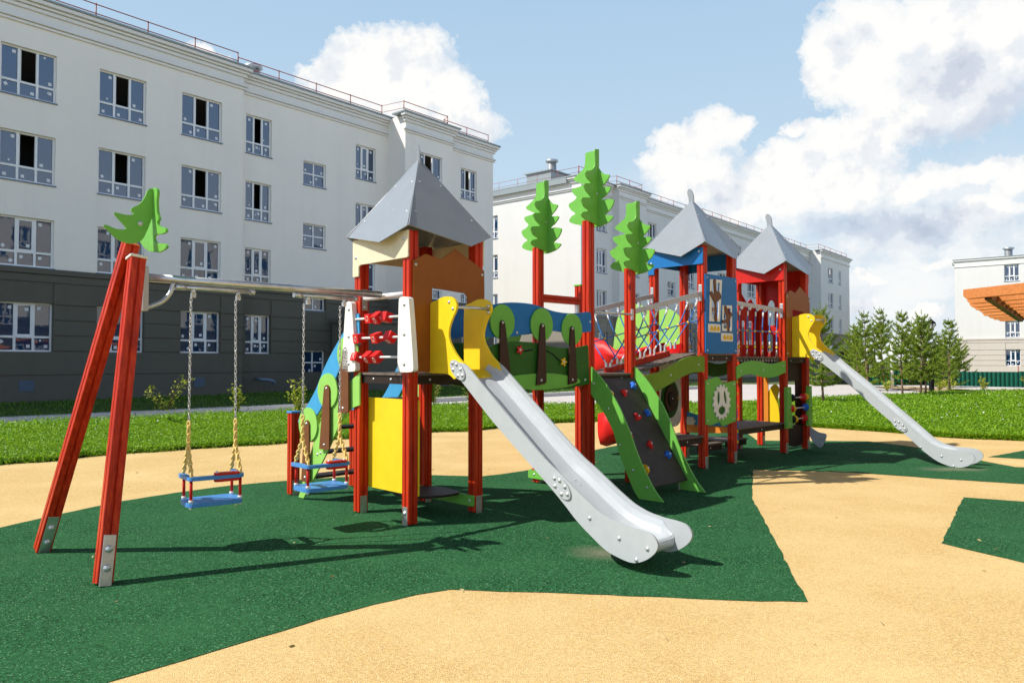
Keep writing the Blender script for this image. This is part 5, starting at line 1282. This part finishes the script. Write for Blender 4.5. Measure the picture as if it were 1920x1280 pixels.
def street_lamp(x, y, h, label):
    t = empty('street_lamp', label, 'street lamp', (x, y, terr(x, y)), R(20), 'black lantern lamps beyond the pines')
    m = MB(); m.tube([(0, 0, 0), (0, 0, .5), (0, 0, .52), (0, 0, h - .5)], [.09, .08, .05, .04], 10); m.tube(cr([(0, 0, h - .75), (.25, 0, h - .55), (.5, 0, h - .62), (.62, 0, h - .32), (.62, 0, h - .16)], 5, closed=False), .022, 6); m.ball((0, 0, h - .48), .06); m.build('pole', 'lampblack', t)
    m = MB(); c = .62
    m.tube([(c, 0, h - .16), (c, 0, h - .10)], [.06, .10], 6, smooth=False); m.tube([(c, 0, h + .34), (c, 0, h + .38), (c, 0, h + .56), (c, 0, h + .60)], [.30, .29, .09, .06], 6, smooth=False); m.tube([(c, 0, h + .60), (c, 0, h + .72)], [.03, .01], 6)
    for i in range(6): a = R(60 * i); m.tube([(c + .10 * math.cos(a), .10 * math.sin(a), h - .10), (c + .24 * math.cos(a), .24 * math.sin(a), h + .35)], .016, 4)
    m.build('lantern', 'lampblack', t)
    m = MB(); m.tube([(c, 0, h - .09), (c, 0, h + .33)], [.085, .22], 6, smooth=False); m.build('lamp_glass', 'lampglass', t)
    return t
street_lamp(25.0, 45.2, 4.05, 'black street lamp with lantern on a curved arm, in front of the white end wall')
street_lamp(24.6, 50.5, 3.8, 'black street lamp with lantern almost hidden in the pine crowns')
gl = empty('globe_lamp', 'low lamp post with a white globe among the pines above the far slide', 'lamp', (18.6, 38.9, 0), 0)
m = MB(); m.tube([(0, 0, 0), (0, 0, 1.95)], .035, 8); m.build('pole', 'lampblack', gl); m = MB(); m.ball((0, 0, 2.06), .17, 0, 16, 10); m.build('globe', 'lampglass', gl)
wp_ = MB(); wp_.tube([(0, 0, 0), (0, 0, 2.35)], .07, 10); wp_.tube([(0, 0, 2.35), (0, 0, 2.39)], .09, 10)
tag(wp_.build('marker_post', 'white', loc=(20.0, 39.2, 0)), 'thin white post standing between two pines', 'post')
bp_ = MB(); bp_.tube([(0, 0, 0), (0, 0, .88)], .11, 12); bp_.tube([(0, 0, .88), (0, 0, .95)], [.13, .10], 12)
tag(bp_.build('bollard', 'lampblack', loc=(18.8, 33.4, 0), bevel=.01), 'thick black bollard at the edge of the lawn before the green fence', 'bollard')

# ------------------------------------------------------------------ slatted canopy on the right
pg = empty('slatted_canopy', 'orange timber slatted canopy reaching in at the right edge', 'canopy', (7.5, 12.26, 0), 0)
ends = [(7.5, 12.26), (8.2, 13.3), (8.8, 14.2), (9.38, 15.0), (9.95, 15.75), (10.75, 16.9), (11.45, 17.8), (12.0, 18.5), (12.6, 19.2)]
ds = Vector((.224, -.975))
for i, (x, y) in enumerate(ends):
    m = MB(); p = Vector((x - 7.5, y - 12.26)); q = p + ds * (5.4 - .25 * i); nn = Vector((-ds.y, ds.x)) * .07
    z0, z1 = 2.46, 2.62
    prof = [(0, z1), (0, z0 + .05), (.06, z0), (5.4 - .25 * i, z0), (5.4 - .25 * i, z1)]
    V = [(p.x + ds.x * u + nn.x * s_, p.y + ds.y * u + nn.y * s_, z) for s_ in (-1, 1) for u, z in prof]
    m.add(V, [(0, 1, 2, 3, 4), (9, 8, 7, 6, 5)] + [(k, (k + 1) % 5, (k + 1) % 5 + 5, k + 5) for k in range(5)])
    m.build('slat', 'cedar', pg, bevel=.006)
for off, off2, zz in ((.42, .6, 2.50), (4.2, 3.4, 2.40)):
    m = MB(); a = Vector(ends[0]) - Vector((7.5, 12.26)) + ds * off; b = Vector(ends[-1]) - Vector((7.5, 12.26)) + ds * off2
    m.bar((a.x, a.y, zz), (b.x, b.y, zz), .10, .16 if zz > 2.45 else .118)
    m.build('cross_beam', 'dkbeam', pg, bevel=.006)
for off, i in ((4.2, 0), (3.4, 8)):
    m = MB(); a = Vector(ends[i]) - Vector((7.5, 12.26)) + ds * off; m.box(a.x - .06, a.x + .06, a.y - .06, a.y + .06, 0, 2.34); m.build('canopy_post', 'dkbeam', pg)

# ------------------------------------------------------------------ trees and plants
def pine_meshes(h, seed, dens=1.0, bare=.18, wid=.34):
    r = random.Random(seed); tr = MB(); P, D = [], []
    lean = (r.uniform(-.05, .05), r.uniform(-.05, .05)); ax = lambda z: Vector((lean[0] * z + .03 * math.sin(z * 2.1 + seed), lean[1] * z + .03 * math.cos(z * 1.7 + seed), z))
    tr.tube([ax(h * t) for t in (0, .15, .35, .55, .75, .9, 1)], [.052 * h / 3.2, .045 * h / 3.2, .038 * h / 3.2, .030 * h / 3.2, .020 * h / 3.2, .011, .004], 7)
    z = h * bare
    while z < h * .97:
        f = (z - h * bare) / (h * (1 - bare)); n = r.choice((4, 5, 6)); L0 = h * wid * (1 - f) ** .75 * (.55 + .45 * min(1, f * 5 + .3)) + .10
        ph = r.uniform(0, 6.28)
        for k in range(n):
            if r.random() < .10: continue
            a = ph + 6.28 * k / n + r.uniform(-.3, .3); L = L0 * r.uniform(.6, 1.2); rise = .25 + .75 * f + r.uniform(-.1, .15)
            b0 = ax(z); tip = b0 + Vector((math.cos(a) * L, math.sin(a) * L, L * rise * .8))
            mid = b0.lerp(tip, .5) + Vector((0, 0, -L * .10))
            cv = cr([tuple(b0), tuple(mid), tuple(tip)], 4, closed=False)
            tr.tube(cv, [.011 * (1 - .75 * i / (len(cv) - 1)) + .002 for i in range(len(cv))], 4)
            # side shoots
            ns = max(2, int(L / .10))
            for s_ in range(ns + 1):
                t = .3 + .7 * s_ / ns; c = Vector(cv[min(len(cv) - 1, int(t * (len(cv) - 1)))]) + Vector((r.uniform(-.03, .03), r.uniform(-.03, .03), r.uniform(-.03, .03)))
                dirs = [(tip - b0).normalized() + Vector((0, 0, .35))]
                if s_ < ns: 
                    for sg in (-1, 1): dirs.append((tip - b0).normalized() * .7 + Vector((-math.sin(a), math.cos(a), .2)) * sg * .9)
                for d in dirs:
                    P.append(c); D.append((d.normalized(), r.uniform(.10, .19) * (1.15 - .3 * f)))
        z += h * r.uniform(.055, .085)
    P.append(ax(h)); D.append((Vector((0, 0, 1)), .2)); 
    # needles: bottle-brush of thin blades along every shoot
    V, F = [], []
    for c, (d, L) in zip(P, D):
        x = d.orthogonal().normalized(); y = d.cross(x); nn = int(26 * dens)
        for i in range(nn):
            t = i / nn; a = r.uniform(0, 6.28); rad = (x * math.cos(a) + y * math.sin(a)); s0 = c + d * (L * t); nd = (rad * .8 + d * .75).normalized(); ln = r.uniform(.055, .09)
            sd_ = nd.cross(rad + d * .3).normalized() * .0105; o = len(V)
            V += [tuple(s0 - sd_), tuple(s0 + sd_), tuple(s0 + nd * ln)]; F.append((o, o + 1, o + 2))
    return tr, V, F
PINES = []
for h, sd_, de, br_, wd_ in ((3.2, 3, 1.0, .20, .30), (3.3, 11, 1.1, .24, .26), (3.6, 23, 1.2, .10, .36)):
    tr, V, F = pine_meshes(h, sd_, de, br_, wd_)
    t = empty('pine_tree', None, None, (0, 0, 0)); tr.build('trunk', 'bark', t)
    me = bpy.data.meshes.new('crown'); me.from_pydata(V, [], F); me.materials.append(M['needle']); c = bpy.data.objects.new('crown', me); S.collection.objects.link(c); c.parent = t
    PINES.append([t, h, False])
def pine(x, y, h, kind, rz, label, sx=1.0):
    p = PINES[kind]
    t = p[0] if not p[2] else copy_tree(p[0]); p[2] = True
    k = h / p[1]; t.location = (x, y, terr(x, y)); t.rotation_euler = (0, 0, R(rz)); t.scale = (k * sx, k * sx, k)
    tag(t, label, 'tree', 'young pine trees beyond the far slide')
    t.scale = (t.scale[0] * .88, t.scale[1] * .88, t.scale[2])
pine(10.44, 25.04, 3.2, 0, 20, 'young pine with thin pale trunk right beside the corner of the yellow slide hood', .95)
pine(17.3, 36.2, 3.7, 2, 80, 'broad bushy pine above the middle of the far slide', 1.0)
pine(15.37, 29.39, 3.25, 1, 140, 'slim young pine with a bare straight trunk, between the bushy pine and the twin pines', .9)
pine(16.86, 30.73, 3.35, 0, 200, 'taller of the two pines growing side by side on the lawn', .95)
pine(17.16, 30.9, 3.0, 1, 300, 'shorter of the two pines growing side by side on the lawn', .9)
pine(19.53, 33.24, 3.15, 1, 33, 'pine closest to the white end wall, standing before the green fence', 1.05)
pine(20.3, 44.2, 3.5, 2, 10, 'dark pine at the gate booth, furthest to the left of the far row', 1.1)
pine(22.0, 44.1, 4.4, 2, 130, 'tallest far pine, rising behind the broad bushy one', .85)
pine(24.1, 45.2, 4.1, 2, 250, 'far pine behind the slim young pine', .95)
pine(26.2, 46.0, 3.9, 2, 310, 'far pine behind the twin pines', .95)
pine(19.0, 41.0, 3.0, 2, 200, 'low far pine behind the yellow slide hood', 1.1)
pine(28.6, 47.5, 3.8, 2, 50, 'far pine next to the lantern lamp', .9)
pine(23.5, 40.5, 3.0, 2, 170, 'low dark pine in front of the green fence', 1.2)

def shrub(x, y, z, h, ns, spread, mat, label, seed, lsz=.05, nl=14, cat='shrub', group=None):
    r = random.Random(seed); t = empty('shrub', label, cat, (x, y, z), 0, group); m = MB(); P = []
    for k in range(ns):
        a = r.uniform(0, 6.28); q = r.uniform(.3, 1) * spread; hh = h * r.uniform(.6, 1.0)
        pts = cr([(0, 0, 0), (math.cos(a) * q * .35, math.sin(a) * q * .35, hh * .5), (math.cos(a) * q, math.sin(a) * q, hh)], 4, closed=False)
        m.tube(pts, [.010 * (1 - .7 * i / len(pts)) for i in range(len(pts))], 4)
        for i in range(nl):
            tt = .25 + .75 * i / nl; c = pts[min(len(pts) - 1, int(tt * len(pts)))]
            for _ in range(3): P.append((c[0] + r.gauss(0, .03 + spread * .05), c[1] + r.gauss(0, .03 + spread * .05), c[2] + r.gauss(0, .04)))
    m.build('stem', 'twig', t); leaves_mesh('foliage', np.array(P), lsz, mat, .5, t)
    return t
shrub(-9.1, 19.6, 0, 1.05, 7, .75, 'leafy', 'sparse sunlit shrub with long arching twigs behind the swing', 1, .07, 16)
shrub(-7.0, 18.9, 0, .85, 5, .22, 'leafy', 'narrow upright sapling behind the swing chains', 2, .08, 12)
shrub(-5.15, 18.0, 0, .95, 8, .30, 'leafy', 'yellow green bush beside the red stair post', 3, .08, 14)
shrub(-16.4, 26.2, .13, 1.0, 7, .7, 'leafd', 'dark shrub against the plinth beside the left vent grille', 4, .12, 12)
shrub(-12.9, 28.4, .13, 1.1, 6, .4, 'leafd', 'dark bushy sapling against the plinth behind the sunlit shrub', 5, .12, 12)
shrub(-12.5, 31.5, .13, .95, 5, .35, 'leafd', 'thin dark sapling by the second vent grille', 6, .12, 10)
shrub(-10.9, 33.0, .13, .9, 5, .35, 'leafd', 'thin dark sapling under the drain pipe', 7, .12, 10)
shrub(-2.35, 22.7, 0, 1.05, 6, .35, 'leafy', 'thin tall weeds on the lawn seen under the first platform', 8, .045, 16)
shrub(-1.2, 22.0, 0, .7, 5, .3, 'leafy', 'short weeds on the lawn seen under the near slide', 9, .045, 14)
shrub(-7.3, 16.2, 0, .30, 10, .35, 'grassy', 'low leafy clump on the lawn behind the swing', 10, .07, 10)
for i, (x, y) in enumerate(((20.2, 35.2), (22.4, 35.4), (25.0, 36.0), (21.2, 36.2), (17.6, 35.0))):
    shrub(x, y, terr(x, y), .55 + .1 * (i % 3), 6, .4, 'leafy', ['yellow weeds on the dusty bank beside the bollard', 'yellow weeds on the dusty bank right of the bollard', 'weeds at the foot of the sunlit green fence', 'weeds behind the bollard on the dusty bank', 'weeds beside the twin pine trunks'][i], 20 + i, .09, 9, 'weeds')
